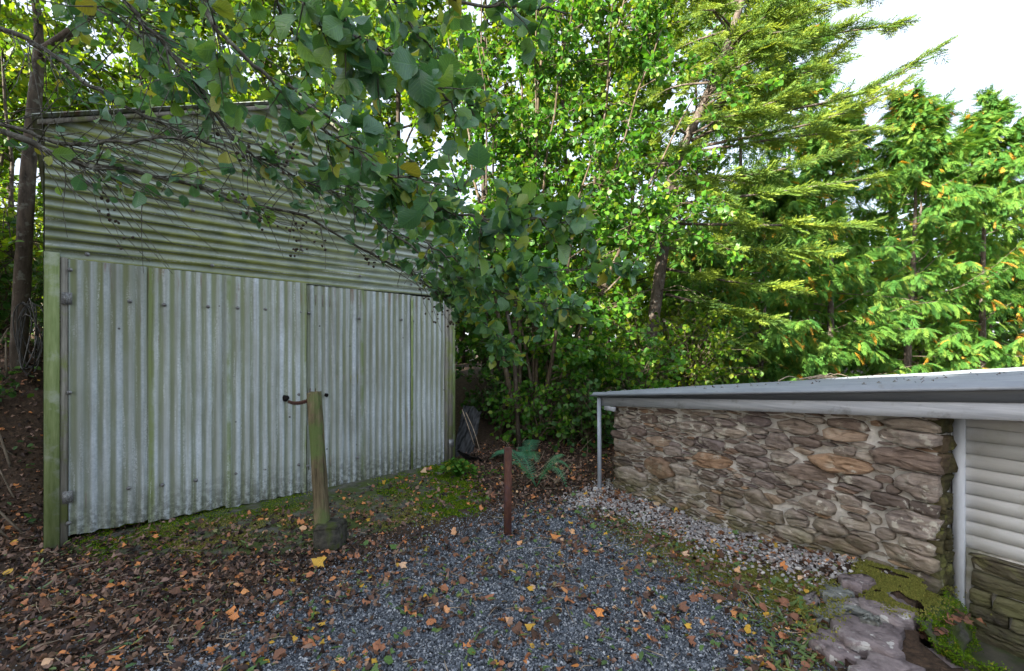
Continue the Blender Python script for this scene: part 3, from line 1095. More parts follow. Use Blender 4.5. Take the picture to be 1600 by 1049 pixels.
# hand-read stones (zoom x, y, half width, half height), from two enlargements
H5 = [(350, 290, 45, 20), (440, 300, 40, 20), (570, 330, 88, 26), (700, 308, 90, 20), (855, 300, 78, 26), (300, 350, 50, 18), (210, 370, 36, 20),
      (260, 432, 80, 22), (640, 412, 78, 28), (755, 360, 68, 22), (870, 350, 60, 16), (842, 442, 76, 30), (976, 398, 60, 42), (660, 492, 98, 30),
      (850, 502, 82, 28), (1000, 475, 62, 30), (400, 525, 75, 58), (230, 495, 42, 20), (510, 538, 46, 24), (640, 565, 52, 20), (540, 612, 78, 42),
      (620, 630, 36, 14), (660, 665, 32, 22), (890, 672, 76, 42), (755, 690, 55, 18), (905, 745, 105, 34), (1062, 770, 48, 38), (270, 570, 85, 40),
      (760, 600, 42, 16), (470, 445, 45, 24), (400, 400, 60, 22), (230, 310, 45, 24), (540, 405, 36, 16), (960, 580, 95, 24), (900, 600, 60, 18)]
H6 = [(150, 375, 95, 40), (435, 358, 118, 34), (420, 417, 122, 38), (770, 358, 155, 38), (770, 435, 190, 45), (255, 338, 52, 16), (395, 575, 190, 52),
      (770, 550, 205, 58), (635, 605, 58, 20), (420, 510, 66, 30), (245, 632, 138, 42), (510, 675, 120, 34), (630, 660, 52, 20), (832, 708, 128, 82),
      (660, 772, 108, 36), (100, 655, 100, 28), (160, 880, 62, 42), (345, 925, 88, 45), (790, 895, 165, 75), (580, 872, 36, 46), (645, 960, 58, 30),
      (870, 822, 92, 34), (510, 1010, 95, 40), (815, 1025, 115, 40), (480, 905, 80, 28), (270, 800, 95, 40), (440, 770, 70, 30), (20, 770, 60, 26),
      (330, 745, 60, 24), (690, 715, 40, 30), (210, 455, 90, 22), (590, 355, 40, 16), (530, 535, 44, 22)]
seeds = []
for L_, ox, oy, sc_ in ((H5, 900, 560, 3.086), (H6, 1200, 560, 3.4975)):
    for (zx, zy, hw, hh) in L_:
        px, py = ox + zx / sc_, oy + zy / sc_
        u0, z0 = wall_uv(px - hw / sc_, py)
        u1, z1 = wall_uv(px + hw / sc_, py)
        uc, zc = wall_uv(px, py)
        Yd = BY + math.sin(BANG) * uc
        # the tilt that the eye sees is mostly perspective: keep a light dip along the wall
        seeds.append([uc, zc, max(.02, (u1 - u0) / 2), hh / sc_ / F * Yd, rng.normal(-.06, .06)])
# end and lower stones hidden from the list
for u_, z_, a_, b_ in ((2.55, .22, .14, .05), (2.2, .16, .15, .045), (2.58, .10, .11, .05), (1.9, .12, .14, .05), (2.3, .04, .16, .05), (1.5, .14, .12, .04), (2.56, .0, .12, .04)):
    seeds.append([u_, z_, a_, b_, rng.normal(-.05, .05)])
cells = list(seeds)
for size in (1.0, .75, .55, .4):
    for _ in range(2600):
        u, z = rng.uniform(.03, WL - .03), rng.uniform(-.12, 1.08)
        if z > z_fb(u) + .01 or z < -.14:
            continue
        hw = rng.uniform(.055, .13) * size
        hh = rng.uniform(.009, .021) * (.55 + .45 * size)
        ok = True
        for c in cells:
            dx, dz = abs(u - c[0]) / (hw + c[2]), abs(z - c[1]) / (hh + c[3])
            if dx * dx + dz * dz < .78:
                ok = False
                break
        if ok:
            cells.append([u, z, hw, hh, rng.normal(-.09, .08)])
cells = cells[:360]
ST = 2.6
carr = np.array(cells)
for i, (u, z, hw, hh, tl) in enumerate(cells):
    th = np.linspace(0, 2 * np.pi, 24, endpoint=False)
    ca, sa = np.cos(th), np.sin(th)
    big = min(1., (hw * hh) / .006)
    if hw * hh > .0009:                                      # angular block: few corners, blunt ends
        m_ = rng.integers(7, 11)
        t2 = np.sort((np.arange(m_) + rng.uniform(-.32, .32, m_)) / m_ * 2 * np.pi)
        c2, s2 = np.cos(t2), np.sin(t2)
        exx = rng.uniform(.22, .60)
        rr2 = rng.uniform(.86, 1.16, m_)
        q = np.stack([np.sign(c2) * np.abs(c2) ** exx * hw * rr2, np.sign(s2) * np.abs(s2) ** exx * hh * rr2 * 1.08], -1)
    else:                                                    # pointed shard
        m_ = rng.integers(5, 8)
        t2 = np.sort((np.arange(m_) + rng.uniform(-.3, .3, m_)) / m_ * 2 * np.pi)
        rr2 = rng.uniform(.85, 1.2, m_)
        q = np.stack([np.cos(t2) * hw * 1.12 * rr2, np.sin(t2) * hh * rr2], -1)
    ct, st = math.cos(tl), math.sin(tl)
    q = np.stack([q[:, 0] * ct - q[:, 1] * st, q[:, 0] * st + q[:, 1] * ct], -1) + (u, z)
    poly = [tuple(p) for p in q]
    gap = .0042
    for j in range(len(cells)):
        if j == i:
            continue
        cu, cz, chw, chh, _t = cells[j]
        if abs(cu - u) > hw + chw + .05 or abs(cz - z) > hh + chh + .03:
            continue
        dx, dz = (cu - u), (cz - z) * ST                # power bisector in a space stretched upwards
        d = math.hypot(dx, dz)
        ri = 1 / math.sqrt((dx / d / hw) ** 2 + (dz / d / (hh * ST)) ** 2)
        rj = 1 / math.sqrt((dx / d / chw) ** 2 + (dz / d / (chh * ST)) ** 2)
        t = ri / (ri + rj)
        mx_, mz_ = u + (cu - u) * t, z + (cz - z) * t
        nx_, nz_ = dx / d, dz / d * ST
        ln = math.hypot(nx_, nz_)
        nx_, nz_ = nx_ / ln, nz_ / ln
        poly = clip_poly(poly, nx_, nz_, nx_ * mx_ + nz_ * mz_ - gap)
        if len(poly) < 3:
            break
    if len(poly) < 3:
        continue
    poly = clip_poly(poly, 1, 0, WL)
    poly = clip_poly(poly, -1, 0, 0.0)
    if len(poly) < 3:
        continue
    P_ = np.array(poly)
    if np.ptp(P_[:, 0]) < .02 or np.ptp(P_[:, 1]) < .008:
        continue
    big = min(1., (hw * hh) / .006)
    Vv, T = stone_mesh(poly, rng.uniform(.008, .024) + .020 * big, .03, 17 if big > .4 else 11, .085)
    link('stone', mesh_np('stone', Vv, T), M['stone'], stone_wall)

# the wall's mossy broken end, seen from the side
zc = -.40
while zc < z_fb(WL) - .02:
    h = rng.uniform(.06, .13)
    h = min(h, z_fb(WL) - zc)
    for (a, b) in ((.008, .085), (.09, .165)):
        poly = [(a, zc), (b, zc), (b, zc + h - .01), (a, zc + h - .01)]
        poly = [(x + rng.normal(0, .006), y + rng.normal(0, .006)) for x, y in poly]
        Vv, T = stone_mesh(poly, rng.uniform(.006, .022), .05, 12, .05)
        Vv = np.stack([WL - .01 - Vv[:, 1], Vv[:, 0], Vv[:, 2]], -1)     # turn to face local +x
        link('stone', mesh_np('stone', Vv, T), M['endstone'], stone_wall)
    zc += h
# far end
zc = -.1
while zc < z_fb(0) - .02:
    h = min(rng.uniform(.07, .14), z_fb(0) - zc)
    poly = [(-.2, zc), (-.005, zc), (-.005, zc + h - .01), (-.2, zc + h - .01)]
    Vv, T = stone_mesh(poly, rng.uniform(.01, .03), .05, 10, .05)
    Vv = np.stack([.01 + Vv[:, 1], -Vv[:, 0], Vv[:, 2]], -1)
    link('stone', mesh_np('stone', Vv, T), M['stone'], stone_wall)
    zc += h

# roof: ribbed steel sheets, ribs running down the slope
yy = [-.20]
prof = [0.0]
y = -.20
while y < 15.5:
    for dy, z in ((.03, .0), (.018, .026), (.030, .026), (.018, .0), (.064, .0), (.012, .006), (.016, .006), (.012, .0)):
        y += dy
        yy.append(y)
        prof.append(z)
yy, prof = np.array(yy), np.array(prof)
LX0, LX1 = -.17, 4.4
rows = []
for lx in (LX0, 2.0, LX1):
    rows.append(np.stack([np.full(len(yy), lx), yy, z_roof(lx) + prof + .004 * np.sin(yy * 1.3)], -1))
rf = MB().add(np.concatenate(rows), grid_tris(3, len(yy))[:, ::-1])
rf.hexa([(LX0, -.203, z_roof(LX0) - .018), (LX1, -.203, z_roof(LX1) - .018), (LX1, 15.5, z_roof(LX1) - .014), (LX0, 15.5, z_roof(LX0) - .014),
         (LX0, -.203, z_roof(LX0) + .001), (LX1, -.203, z_roof(LX1) + .001), (LX1, 15.5, z_roof(LX1) - .004), (LX0, 15.5, z_roof(LX0) - .004)])
roof = rf.build('roof', M['roofmetal'], bld)
V, T = tubes([[(0, 0, 0), (0, 0, .006)], [(0, 0, .005), (0, 0, .013)]], [[.013, .013], [.006, .005]], 8)
scr = mesh_np('screw', V, T)
scr.materials.append(M['bolt'])
for lx in (.02, 1.2, 2.35):
    for k in range(1, 8):
        ly = -.20 + .213 * k - .015
        o = link('screw', scr, None, roof)
        o.location = (lx + rng.normal(0, .006), ly - .068, z_roof(lx) + .026)
x0, x1 = -.10, 4.38
fl = MB()
fl.hexa([(x0, -.135, z_fb(x0) + .088), (x1, -.135, z_fb(x1) + .088), (x1, -.120, z_fb(x1) + .088), (x0, -.120, z_fb(x0) + .088),
         (x0, -.175, z_roof(x0) - .019), (x1, -.175, z_roof(x1) - .019), (x1, -.120, z_roof(x1) - .019), (x0, -.120, z_roof(x0) - .019)])
fl.build('flashing', M['flash'], bld)
MB().hexa([(-.06, -.128, z_fb(-.06)), (x1, -.128, z_fb(x1)), (x1, -.098, z_fb(x1)), (-.06, -.098, z_fb(-.06)),
           (-.06, -.128, z_fb(-.06) + .093), (x1, -.128, z_fb(x1) + .093), (x1, -.098, z_fb(x1) + .093), (-.06, -.098, z_fb(-.06) + .093)]).build('fascia_board', M['fascia'], bld)
MB().box((-.13, -.10, z_fb(0) - .005), (-.065, 15.3, z_fb(0) + .085)).build('eave_board', M['fascia'], bld)
MB().box((-.02, -.125, z_fb(0) - .045), (.14, -.102, z_fb(0) + .0)).build('bracket', M['fascia'], bld)
for k in range(1, 16):
    MB().box((-.06, k * .9, z_fb(0) + .0), (4.3, k * .9 + .05, z_fb(0) + .06)) if False else None
g0 = on_ground(950, 757)
lxp, lyp = bld_local(g0[0], g0[1])
V, T = tubes([[(-.066, -.150, -.15), (-.070, -.150, .4), (-.075, -.150, z_fb(-.07) + .085)]], [[.022, .022, .022]], 12)
MB().add(V, T).build('metal_post', M['pipe'], bld, smooth=True)

# walls that close the building behind
bw = MB()
bw.box((.05, .22, -.4), (.2, 15.2, z_fb(0) + .04))
bw.build('rear_wall', M['mortar'], bld)

# boarded end with stone footing
back = MB().hexa([(2.72, .24, .30), (4.3, .24, .30), (4.3, .30, .30), (2.72, .30, .30), (2.72, .24, z_fb(2.72) + .08), (4.3, .24, z_fb(4.3) + .08), (4.3, .30, z_fb(4.3) + .08), (2.72, .30, z_fb(2.72) + .08)])
sidew = back.build('boarded_wall', M['siding'], bld)
zb = .305
while zb < 1.22:
    hgt = .0775
    MB().hexa([(2.725, .208, zb), (4.28, .208, zb), (4.28, .238, zb), (2.725, .238, zb), (2.725, .215, zb + hgt - .005), (4.28, .215, zb + hgt - .005), (4.28, .238, zb + hgt - .005), (2.725, .238, zb + hgt - .005)]).build('board', M['siding'], sidew)
    zb += hgt
MB().box((2.690, .185, -.15), (2.742, .235, z_fb(2.69) + .05), .001).build('trim_board', M['trim'], bld)
fb = MB().box((2.70, .215, -.35), (4.3, .33, .30))
foot = fb.build('footing_wall', M['mortar'], bld)
zc = -.22
while zc < .28:
    h = min(rng.uniform(.05, .10), .295 - zc)
    a = 2.765 - rng.uniform(0, .1)
    while a < 3.9:
        b = a + rng.uniform(.14, .42)
        poly = [(max(a, 2.765), zc), (b, zc + rng.normal(0, .008)), (b, zc + h - .008), (max(a, 2.765), zc + h - .008)]
        if b - max(a, 2.765) > .05:
            Vv, T = stone_mesh(poly, rng.uniform(.015, .035), .04, 14, .04)
            Vv[:, 1] += .205
            link('stone', mesh_np('stone', Vv, T), M['basestone'], foot)
        a = b + .012
    zc += h

# ------------------------------------------------------------------ flat stones along the drop, bottom right
def rock(outline_px, z, thick, mat, label, cat='stone', name='edge_stone', dome=.004, lift=.03):
    zz = z
    if zz is None:
        m_ = np.mean(outline_px, axis=0)
        zz = float(on_ground(m_[0], m_[1])[2]) + lift
    P_ = np.array([((a - CX) / F * ((CZ - zz) / (b - HY) * F), (CZ - zz) / (b - HY) * F) for a, b in outline_px])
    c = P_.mean(0)
    n = 26
    e = resample([tuple(p) for p in P_], n)
    e = e + rng.normal(0, .013, e.shape)
    rings = []
    for f, d in ((.95, -thick), (1.03, -thick * .45), (1.01, -.010), (.975, .0), (.7, dome * .6), (.38, dome)):
        q = c + (e - c) * f
        rings.append(np.stack([q[:, 0] - c[0], q[:, 1] - c[1], np.full(n, d) + .004 * np.round(2 * wob(q[:, 0], q[:, 1], 9., zz * 50)) + rng.normal(0, .002, n)], -1))
    V = np.concatenate(rings + [np.array([[0, 0, dome]])])
    T = []
    for r_ in range(5):
        for i in range(n):
            j = (i + 1) % n
            T += [(r_ * n + i, r_ * n + j, (r_ + 1) * n + j), (r_ * n + i, (r_ + 1) * n + j, (r_ + 1) * n + i)]
    T += [(5 * n + i, 5 * n + (i + 1) % n, 6 * n) for i in range(n)]
    o = link(name, mesh_np(name, V, T), mat, label=label, cat=cat, group='flat stones along the drop')
    o.location = (c[0], c[1], zz)
    return o


def rz(pts):
    return [(1200 + a / 4, 800 + b / 4) for a, b in pts]


rock(rz([(445, 395), (520, 375), (620, 395), (690, 440), (600, 455), (480, 440)]), None, .08, M['slab'], 'small mauve slab at the top of the stone edging near the wall')
rock(rz([(325, 480), (400, 440), (490, 460), (540, 520), (460, 532), (350, 510)]), None, .08, M['greyrock'], 'pale grey rounded rock beside the moss strip')
rock(rz([(370, 570), (430, 538), (530, 560), (615, 620), (520, 635), (380, 620)]), None, .08, M['greyrock'], 'greenish grey flat rock below the pale rounded one')
rock(rz([(560, 520), (660, 470), (800, 500), (920, 610), (860, 715), (780, 690), (660, 620), (580, 580)]), .085, .22, M['slab'], 'mauve slab with mossy patches leaning over the dark drop')
rock(rz([(390, 660), (500, 640), (640, 660), (800, 700), (850, 745), (800, 900), (660, 850), (540, 800), (420, 730)]), .07, .26, M['slab'], 'broad mauve slab spotted with white lichen')
rock(rz([(245, 760), (360, 720), (470, 750), (560, 840), (580, 920), (440, 905), (300, 850)]), None, .10, M['slab'], 'leaf covered mauve slab at the edge of the gravel')
rock(rz([(520, 1000), (620, 890), (800, 905), (960, 960), (1080, 1100), (900, 1180), (560, 1120)]), .045, .22, M['slab'], 'purple slab cut by the bottom edge')
rock(rz([(840, 900), (880, 830), (1010, 830), (1180, 910), (1330, 1010), (1480, 1120), (1180, 1180), (940, 1020)]), -.005, .24, M['slab'], 'lower mauve step scattered with orange leaves')

rock(rz([(455, 540), (520, 525), (585, 560), (570, 600), (480, 585)]), None, .06, M['slab'], 'small broken mauve stone wedged beside the greenish flat rock', lift=.022)
rock(rz([(300, 620), (350, 600), (395, 640), (370, 690), (310, 680)]), None, .06, M['greyrock'], 'small grey stone at the end of the moss strip', lift=.018)
rock(rz([(690, 455), (760, 440), (830, 475), (800, 500), (720, 495)]), .10, .07, M['greyrock'], 'small grey stone half sunk in the moss by the wall foot')
rock(rz([(215, 520), (285, 500), (325, 545), (300, 580), (235, 570)]), None, .05, M['slab'], 'pinkish flat stone among the fallen leaves left of the edging', lift=.015)
rock(rz([(590, 640), (650, 630), (705, 665), (660, 690), (600, 675)]), .088, .06, M['greyrock'], 'pale chip of stone in the joint between the two mauve slabs')

# ------------------------------------------------------------------ posts, chain, odds and ends
blk_c = on_ground(509, 862)
# concrete block with the leaning timber post
post = thing('timber_post', 'leaning weathered timber post in a mossy concrete block before the doors', 'post', tuple(blk_c))
bb = MB()
n = 4
base = np.array([(-.095, .0), (.095, .0), (.10, .17), (-.09, .17)])
for f0, z0, f1, z1 in ((1.0, -.1, .98, .155), (.98, .155, .86, .190)):
    lo = [(x * f0, y, z0) for x, y in base]
    hi = [(x * f1, .085 + (y - .085) * f1, z1) for x, y in base]
    bb.hexa(np.array(lo + hi) + rng.normal(0, .004, (8, 3)))
bb.build('concrete_block', M['block'], post)
pb = at(503, 806, blk_c[1] + .09) - blk_c
pt = at(491, 613, blk_c[1] + .12) - blk_c
K = 9
line = pb[None] + (pt - pb)[None] * np.linspace(-.13, 1, K)[:, None]
ang = np.arange(12) / 12 * 2 * np.pi + .26
sh = np.stack([np.clip(np.cos(ang) * 1.25, -1, 1), np.clip(np.sin(ang) * 1.25, -1, 1)], -1)
rings = []
for k in range(K):
    r_ = .048 - .003 * k / K
    q = sh * r_ * (1 + rng.normal(0, .02, (12, 1)))
    rings.append(np.stack([line[k, 0] + q[:, 0], line[k, 1] + q[:, 1], np.full(12, line[k, 2]) + (rng.normal(0, .008, 12) if k == K - 1 else 0)], -1))
V = np.concatenate(rings + [line[-1:] + [[0, 0, .004]]])
T = []
for r_ in range(K - 1):
    for i in range(12):
        j = (i + 1) % 12
        T += [(r_ * 12 + i, r_ * 12 + j, (r_ + 1) * 12 + j), (r_ * 12 + i, (r_ + 1) * 12 + j, (r_ + 1) * 12 + i)]
T += [((K - 1) * 12 + i, (K - 1) * 12 + (i + 1) % 12, K * 12) for i in range(12)]
MB().add(V, T).build('shaft', M['post_wood'], post)
for dx in (-.03, .012):
    V, T = tubes([[pt + [dx, -.01, -.02], pt + [dx + .004, -.012, .03]]], [[.003, .003]], 6)
    MB().add(V, T).build('nail', M['rust'], post)

# chain of links from the door's hole to the post
u, z = shed_uv(447, 627)
hx, hy = shed_world(u, -.07)
A0 = np.array([hx, hy, z])
A1 = blk_c + pt + np.array([-.05, .04, -.06])
nl = int(np.linalg.norm(A1 - A0) / .045)
chain = thing('chain', 'rusty chain slung from the torn door hole to the timber post', 'chain', tuple(A0))
tt = (np.arange(nl) + .5) / nl
LP = A0 + (A1 - A0) * tt[:, None] - np.array([0, 0, .022]) * (4 * tt * (1 - tt))[:, None]
th = np.linspace(0, 2 * np.pi, 11)
lk = np.stack([.014 * np.cos(th), .028 * np.sin(th), 0 * th], -1)
V, T = tubes([lk], [np.full(11, .0045)], 6)
lm = mesh_np('link', V, T)
lm.materials.append(M['rust'])
tang = nrm(np.gradient(LP, axis=0))
for k in range(nl):
    nn = np.array([0, 0, 1.0]) if k % 2 else np.array([1.0, 0, .0])
    Rm = frames(tang[k][None], nn[None])[0]
    place('link', lm, chain, LP[k] - A0, Rm, 1.0)

g0 = on_ground(793, 836)
sp = MB()
hgt = .70
V = []
for z in (-.1, hgt):
    for (x, y) in ((-.027, -.027), (.027, -.027), (.027, .027), (-.027, .027)):
        V.append((x + .005 * z, y, z))
sp.hexa(np.array([V[0], V[1], V[2], V[3], V[4], V[5], V[6], V[7]]))
o = thing('steel_post', 'short rusty brown square steel post at the edge of the gravel', 'post', tuple(g0), R(14))
sp.build('tube', M['rust'], o)
MB().box((-.022, -.022, hgt - .01), (.03, .026, hgt + .004)).build('cap', M['rust'], o)


def sticks(name, label, cat, lines, rad, mat, **kw):
    c = np.mean([l[0] for l in lines], axis=0)
    o = thing(name, label, cat, tuple(c))
    for l in lines:
        P_ = smooth_line(np.array(l) - c, 7)
        V, T = tubes([P_], [np.linspace(rad, rad * .5, 7)], 5)
        MB().add(V, T).build('twig', mat, o)
    return o


# black plastic sheet and leaning laths by the shed corner
bp = at(728, 665, 6.2)
pl = thing('plastic_sheet', 'crumpled black plastic sheeting dumped beside the shed corner', 'plastic sheet', tuple(bp))
gx, gy = np.meshgrid(np.linspace(-.14, .12, 16), np.linspace(0, 1, 18))
X = gx + .12 * gy - .05
Y = .35 * gy + .05 * wob(gx * 9, gy * 4, 3.)
Z = -.52 + .72 * gy + .05 * wob(gx * 5, gy * 3, 3., 1.) - .25 * gx
link('fold', mesh_np('fold', np.stack([X, Y, Z], -1).reshape(-1, 3), grid_tris(18, 16)), M['black_plastic'], pl)
gx, gy = np.meshgrid(np.linspace(-.1, .30, 14), np.linspace(0, 1, 12))
X = gx + .20 * gy
Y = -.25 + .3 * gy
Z = -.62 + .30 * (1 - gy) - .35 * gx + .03 * wob(gx * 6, gy * 3, 3., 2.)
link('fold', mesh_np('fold', np.stack([X, Y, Z], -1).reshape(-1, 3), grid_tris(12, 14)), M['black_plastic'], pl)
sticks('pale_lath', 'two thin pale laths leaning on the black plastic beside the shed', 'lath',
       [[at(722, 640, 6.1), at(731, 665, 6.05), at(741, 695, 6.0)], [at(728, 645, 6.1), at(740, 672, 6.05), at(750, 705, 5.95)]], .006, M['stick'])
# twigs lying on the roof
tw = []
for k in range(11):
    lx, ly = rng.uniform(.10, .34), rng.uniform(2.9, 4.1)
    a = rng.uniform(-.5, .5)
    L_ = rng.uniform(.25, .6)
    p = []
    for s_ in (-1, 0, 1):
        qx, qy = lx + s_ * L_ * .5 * math.sin(a), ly + s_ * L_ * .5 * math.cos(a)
        X_, Y_ = bld_world(qx, qy)
        p.append((X_, Y_, z_roof(qx) + .04 + .05 * (s_ == 0) * rng.uniform(.2, 1.4)))
    tw.append(p)
sticks('twig_pile', 'small heap of dry twigs lying on the grey steel roof', 'twigs', tw, .008, M['stick'])
q = on_ground([1150, 1165, 1175, 1185], [912, 925, 938, 951]) + [0, 0, .012]
sticks('fallen_twig', 'thin pale twig lying on the moss strip', 'twig', [list(q)], .006, M['stick'])
# loops of wire on the left trunk
cw = at(48, 530, 4.85)
wc = thing('wire_coil', 'coil of old grey wire hung on the dark trunk left of the shed', 'wire coil', tuple(cw))
for k in range(7):
    th = np.linspace(0, 2 * np.pi, 17)
    r1, r2 = rng.uniform(.08, .13), rng.uniform(.26, .42)
    P_ = np.stack([r1 * np.cos(th) + rng.normal(0, .02), -.05 + .03 * np.sin(th * 2 + k) + .012 * k, r2 * np.sin(th) + rng.normal(0, .04)], -1)
    V, T = tubes([P_], [np.full(17, .006)], 5)
    MB().add(V, T).build('loop', M['wire'], wc)

# ------------------------------------------------------------------ loose ground cover
def surf_z(x, y):
    """ground, or the apron lying on it"""
    lx, ly = shed_local(x, y)
    z = ground_z(x, y)
    return np.where(inpoly(APRON, lx, ly), np.maximum(z, apron_z(lx, ly)), z)


def flat_frames(n, tilt=.25):
    a = rng.uniform(0, 2 * np.pi, n)
    ax = np.stack([np.cos(a), np.sin(a), rng.normal(0, tilt, n)], -1)
    nn = np.stack([rng.normal(0, tilt, n), rng.normal(0, tilt, n), np.ones(n)], -1)
    return frames(ax, nn)


def rand_rot(n):
    return frames(rng.normal(0, 1, (n, 3)), rng.normal(0, 1, (n, 3)))


def sample_poly(poly, n, soft=0.0, ymax=9):
    p = np.array(poly)
    lo, hi = p.min(0) - soft, p.max(0) + soft
    out = []
    tot = 0
    while tot < n:
        q = rng.uniform(lo, hi, (n * 3, 2))
        k = inpoly(poly, q[:, 0] + rng.normal(0, soft + 1e-6, len(q)), q[:, 1] + rng.normal(0, soft + 1e-6, len(q)))
        out.append(q[k])
        tot += k.sum()
    return np.concatenate(out)[:n]


def near_bias(q, y0=2.0, power=1.2):
    keep = rng.random(len(q)) < np.clip((y0 / q[:, 1]) ** power, 0, 1)
    return q[keep]


def in_view(p, m=60):
    px, py = to_px(p)
    return (p[:, 1] > .3) & (px > -m) & (px < 1600 + m) & (py > -m) & (py < 1049 + m)


def drift(q):
    return q[rng.random(len(q)) < np.clip(.5 + .8 * wob(q[:, 0], q[:, 1], 3.6, 1.3), .03, 1)]


OCT = [tpl_chip(i) for i in range(7)]
q = near_bias(sample_poly(GRAVEL, 105000, .2), 2.3, .9)
z = surf_z(q[:, 0], q[:, 1])
p = np.stack([q[:, 0], q[:, 1], z + rng.uniform(-.001, .007, len(q))], -1)
p = p[in_view(p)]
scatter_obj('gravel', OCT, p, flat_frames(len(p), .6), rng.uniform(.0038, .0098, len(p)) * rng.uniform(.8, 1.2, len(p)), rng.random(len(p)), M['gravel'], kind='stuff')
# thin gravel strewn wider
q = np.concatenate([sample_poly([(-3.2, 1.7), (2.0, 1.7), (2.0, 3.0), (1.2, 5.0), (-.2, 5.0), (-1, 3.6), (-3.4, 3.0)], 12000, .1), drift(sample_poly([(-2.2, 1.8), (-.2, 1.8), (-.2, 3.2), (-1.2, 3.1)], 14000, .2))])
bl = bld_local(q[:, 0], q[:, 1])
q = q[~((bl[1] > -.35) & (bl[0] > 1.6)) & ~inpoly(COURT, q[:, 0], q[:, 1]) & (q[:, 0] < 1.55)]
p = np.stack([q[:, 0], q[:, 1], surf_z(q[:, 0], q[:, 1]) + .002], -1)
scatter_obj('grit', OCT, p, flat_frames(len(p), .6), rng.uniform(.003, .008, len(p)), rng.random(len(p)), M['gravel'], kind='stuff')

ICO = [tpl_ico(i) for i in range(6)]
q = sample_poly(PEBBLES, 9500, .09)
p = np.stack([q[:, 0], q[:, 1], surf_z(q[:, 0], q[:, 1]) + rng.uniform(0, .018, len(q))], -1)
lxy = bld_local(p[:, 0], p[:, 1])
p = p[(lxy[1] < .0) | (lxy[0] < -.02)]
sc = rng.lognormal(math.log(.0100), .36, len(p))
order = np.argsort(-(sc / p[:, 1]) - .002 * (rng.random(len(p))))
Rm = flat_frames(len(p), .35)
PEB = [tpl_mesh('pebble', t, M['pebble'], True) for t in ICO]
for i in order[:290]:
    place('pebble', PEB[rng.integers(6)], ground, p[i], Rm[i], float(sc[i]))
r_ = order[290:]
scatter_obj('small_pebbles', ICO, p[r_], Rm[r_], sc[r_], rng.random(len(r_)), M['pebble'], smooth=True, kind='stuff')

# moss: short tufts
tv = np.array([(-.5, 0, 0), (.5, 0, 0), (0, .1, 1.0), (0, -.5, 0), (0, .5, 0), (.1, 0, .9)], float)
TUFT = [(tv, np.array([(0, 1, 2), (3, 4, 5)]), np.zeros((6, 2)) + .5)]


def moss(name, q, mat, s0, s1, zoff=0.0):
    p = np.stack([q[:, 0], q[:, 1], surf_z(q[:, 0], q[:, 1]) - .002 + zoff], -1)
    n = len(p)
    nn = np.stack([rng.normal(0, .5, n), rng.normal(0, .5, n), np.ones(n)], -1)
    a = rng.uniform(0, 6.28, n)
    Rm = frames(np.stack([np.cos(a), np.sin(a), 0 * a], -1), nn)
    return scatter_obj(name, TUFT, p, Rm, rng.uniform(s0, s1, n), np.clip(rng.normal(.45, .22, n) + .2 * wob(q[:, 0], q[:, 1], 6.), 0, .999), mat, kind='stuff')


q = sample_poly(MOSSY, 40000, .09)
moss('moss_carpet', q[wob(q[:, 0], q[:, 1], 4.) > -.65], M['moss_dry'], .006, .013)


def patch(polys, n):
    o = [sample_poly(gpoly(pp), k, .05) for pp, k in zip(polys, n)]
    return np.concatenate(o)


q = patch([[(655, 750), (700, 715), (735, 740), (760, 780), (740, 800), (690, 790)], [(640, 790), (700, 780), (750, 800), (690, 812)], [(585, 765), (640, 752), (640, 785), (590, 790)]], [9500, 3200, 1800])
q = q[wob(q[:, 0], q[:, 1], 9.) > -.25]
moss('bright_moss', q, M['moss'], .010, .022)
q = patch([[(105, 850), (250, 815), (470, 775), (470, 815), (330, 830), (250, 870), (150, 875)]], [16000])
q = q[wob(q[:, 0], q[:, 1], 5., 2.) > -.3]
o = moss('dark_moss', q, M['moss'], .007, .015)
q = patch([[(200, 850), (300, 835), (470, 805), (490, 830), (400, 855), (290, 875)], [(520, 800), (640, 780), (690, 815), (600, 830)]], [9000, 5000])
q = q[wob(q[:, 0], q[:, 1], 6., 5.) > -.2]
moss('brown_moss', q, M['moss_dry'], .007, .015)
# moss on the rocks of the drop and down its side
def level_poly(pts, z):
    return [((a - CX) / F * ((CZ - z) / (b - HY) * F), (CZ - z) / (b - HY) * F) for a, b in pts]


q = np.concatenate([sample_poly(level_poly([(1335, 890), (1400, 884), (1458, 900), (1452, 930), (1408, 955), (1360, 930)], .10), 11000, .05), sample_poly(level_poly([(1250, 935), (1300, 905), (1335, 920), (1290, 1000), (1262, 1000)], .08), 900, .03)])
p = np.stack([q[:, 0], q[:, 1], np.maximum(ground_z(q[:, 0], q[:, 1]), .075) + .012 + .008 * wob(q[:, 0], q[:, 1], 9.)], -1)
k = wob(q[:, 0], q[:, 1], 9., 3.) > -.25
p = p[k]
n = len(p)
a = rng.uniform(0, 6.28, n)
scatter_obj('ledge_moss', TUFT, p, frames(np.stack([np.cos(a), np.sin(a), 0 * a], -1), np.stack([rng.normal(0, .6, n), rng.normal(0, .6, n), np.ones(n)], -1)), rng.uniform(.006, .014, n), np.clip(rng.normal(.6, .2, n), 0, .99), M['moss_dry'], kind='stuff')
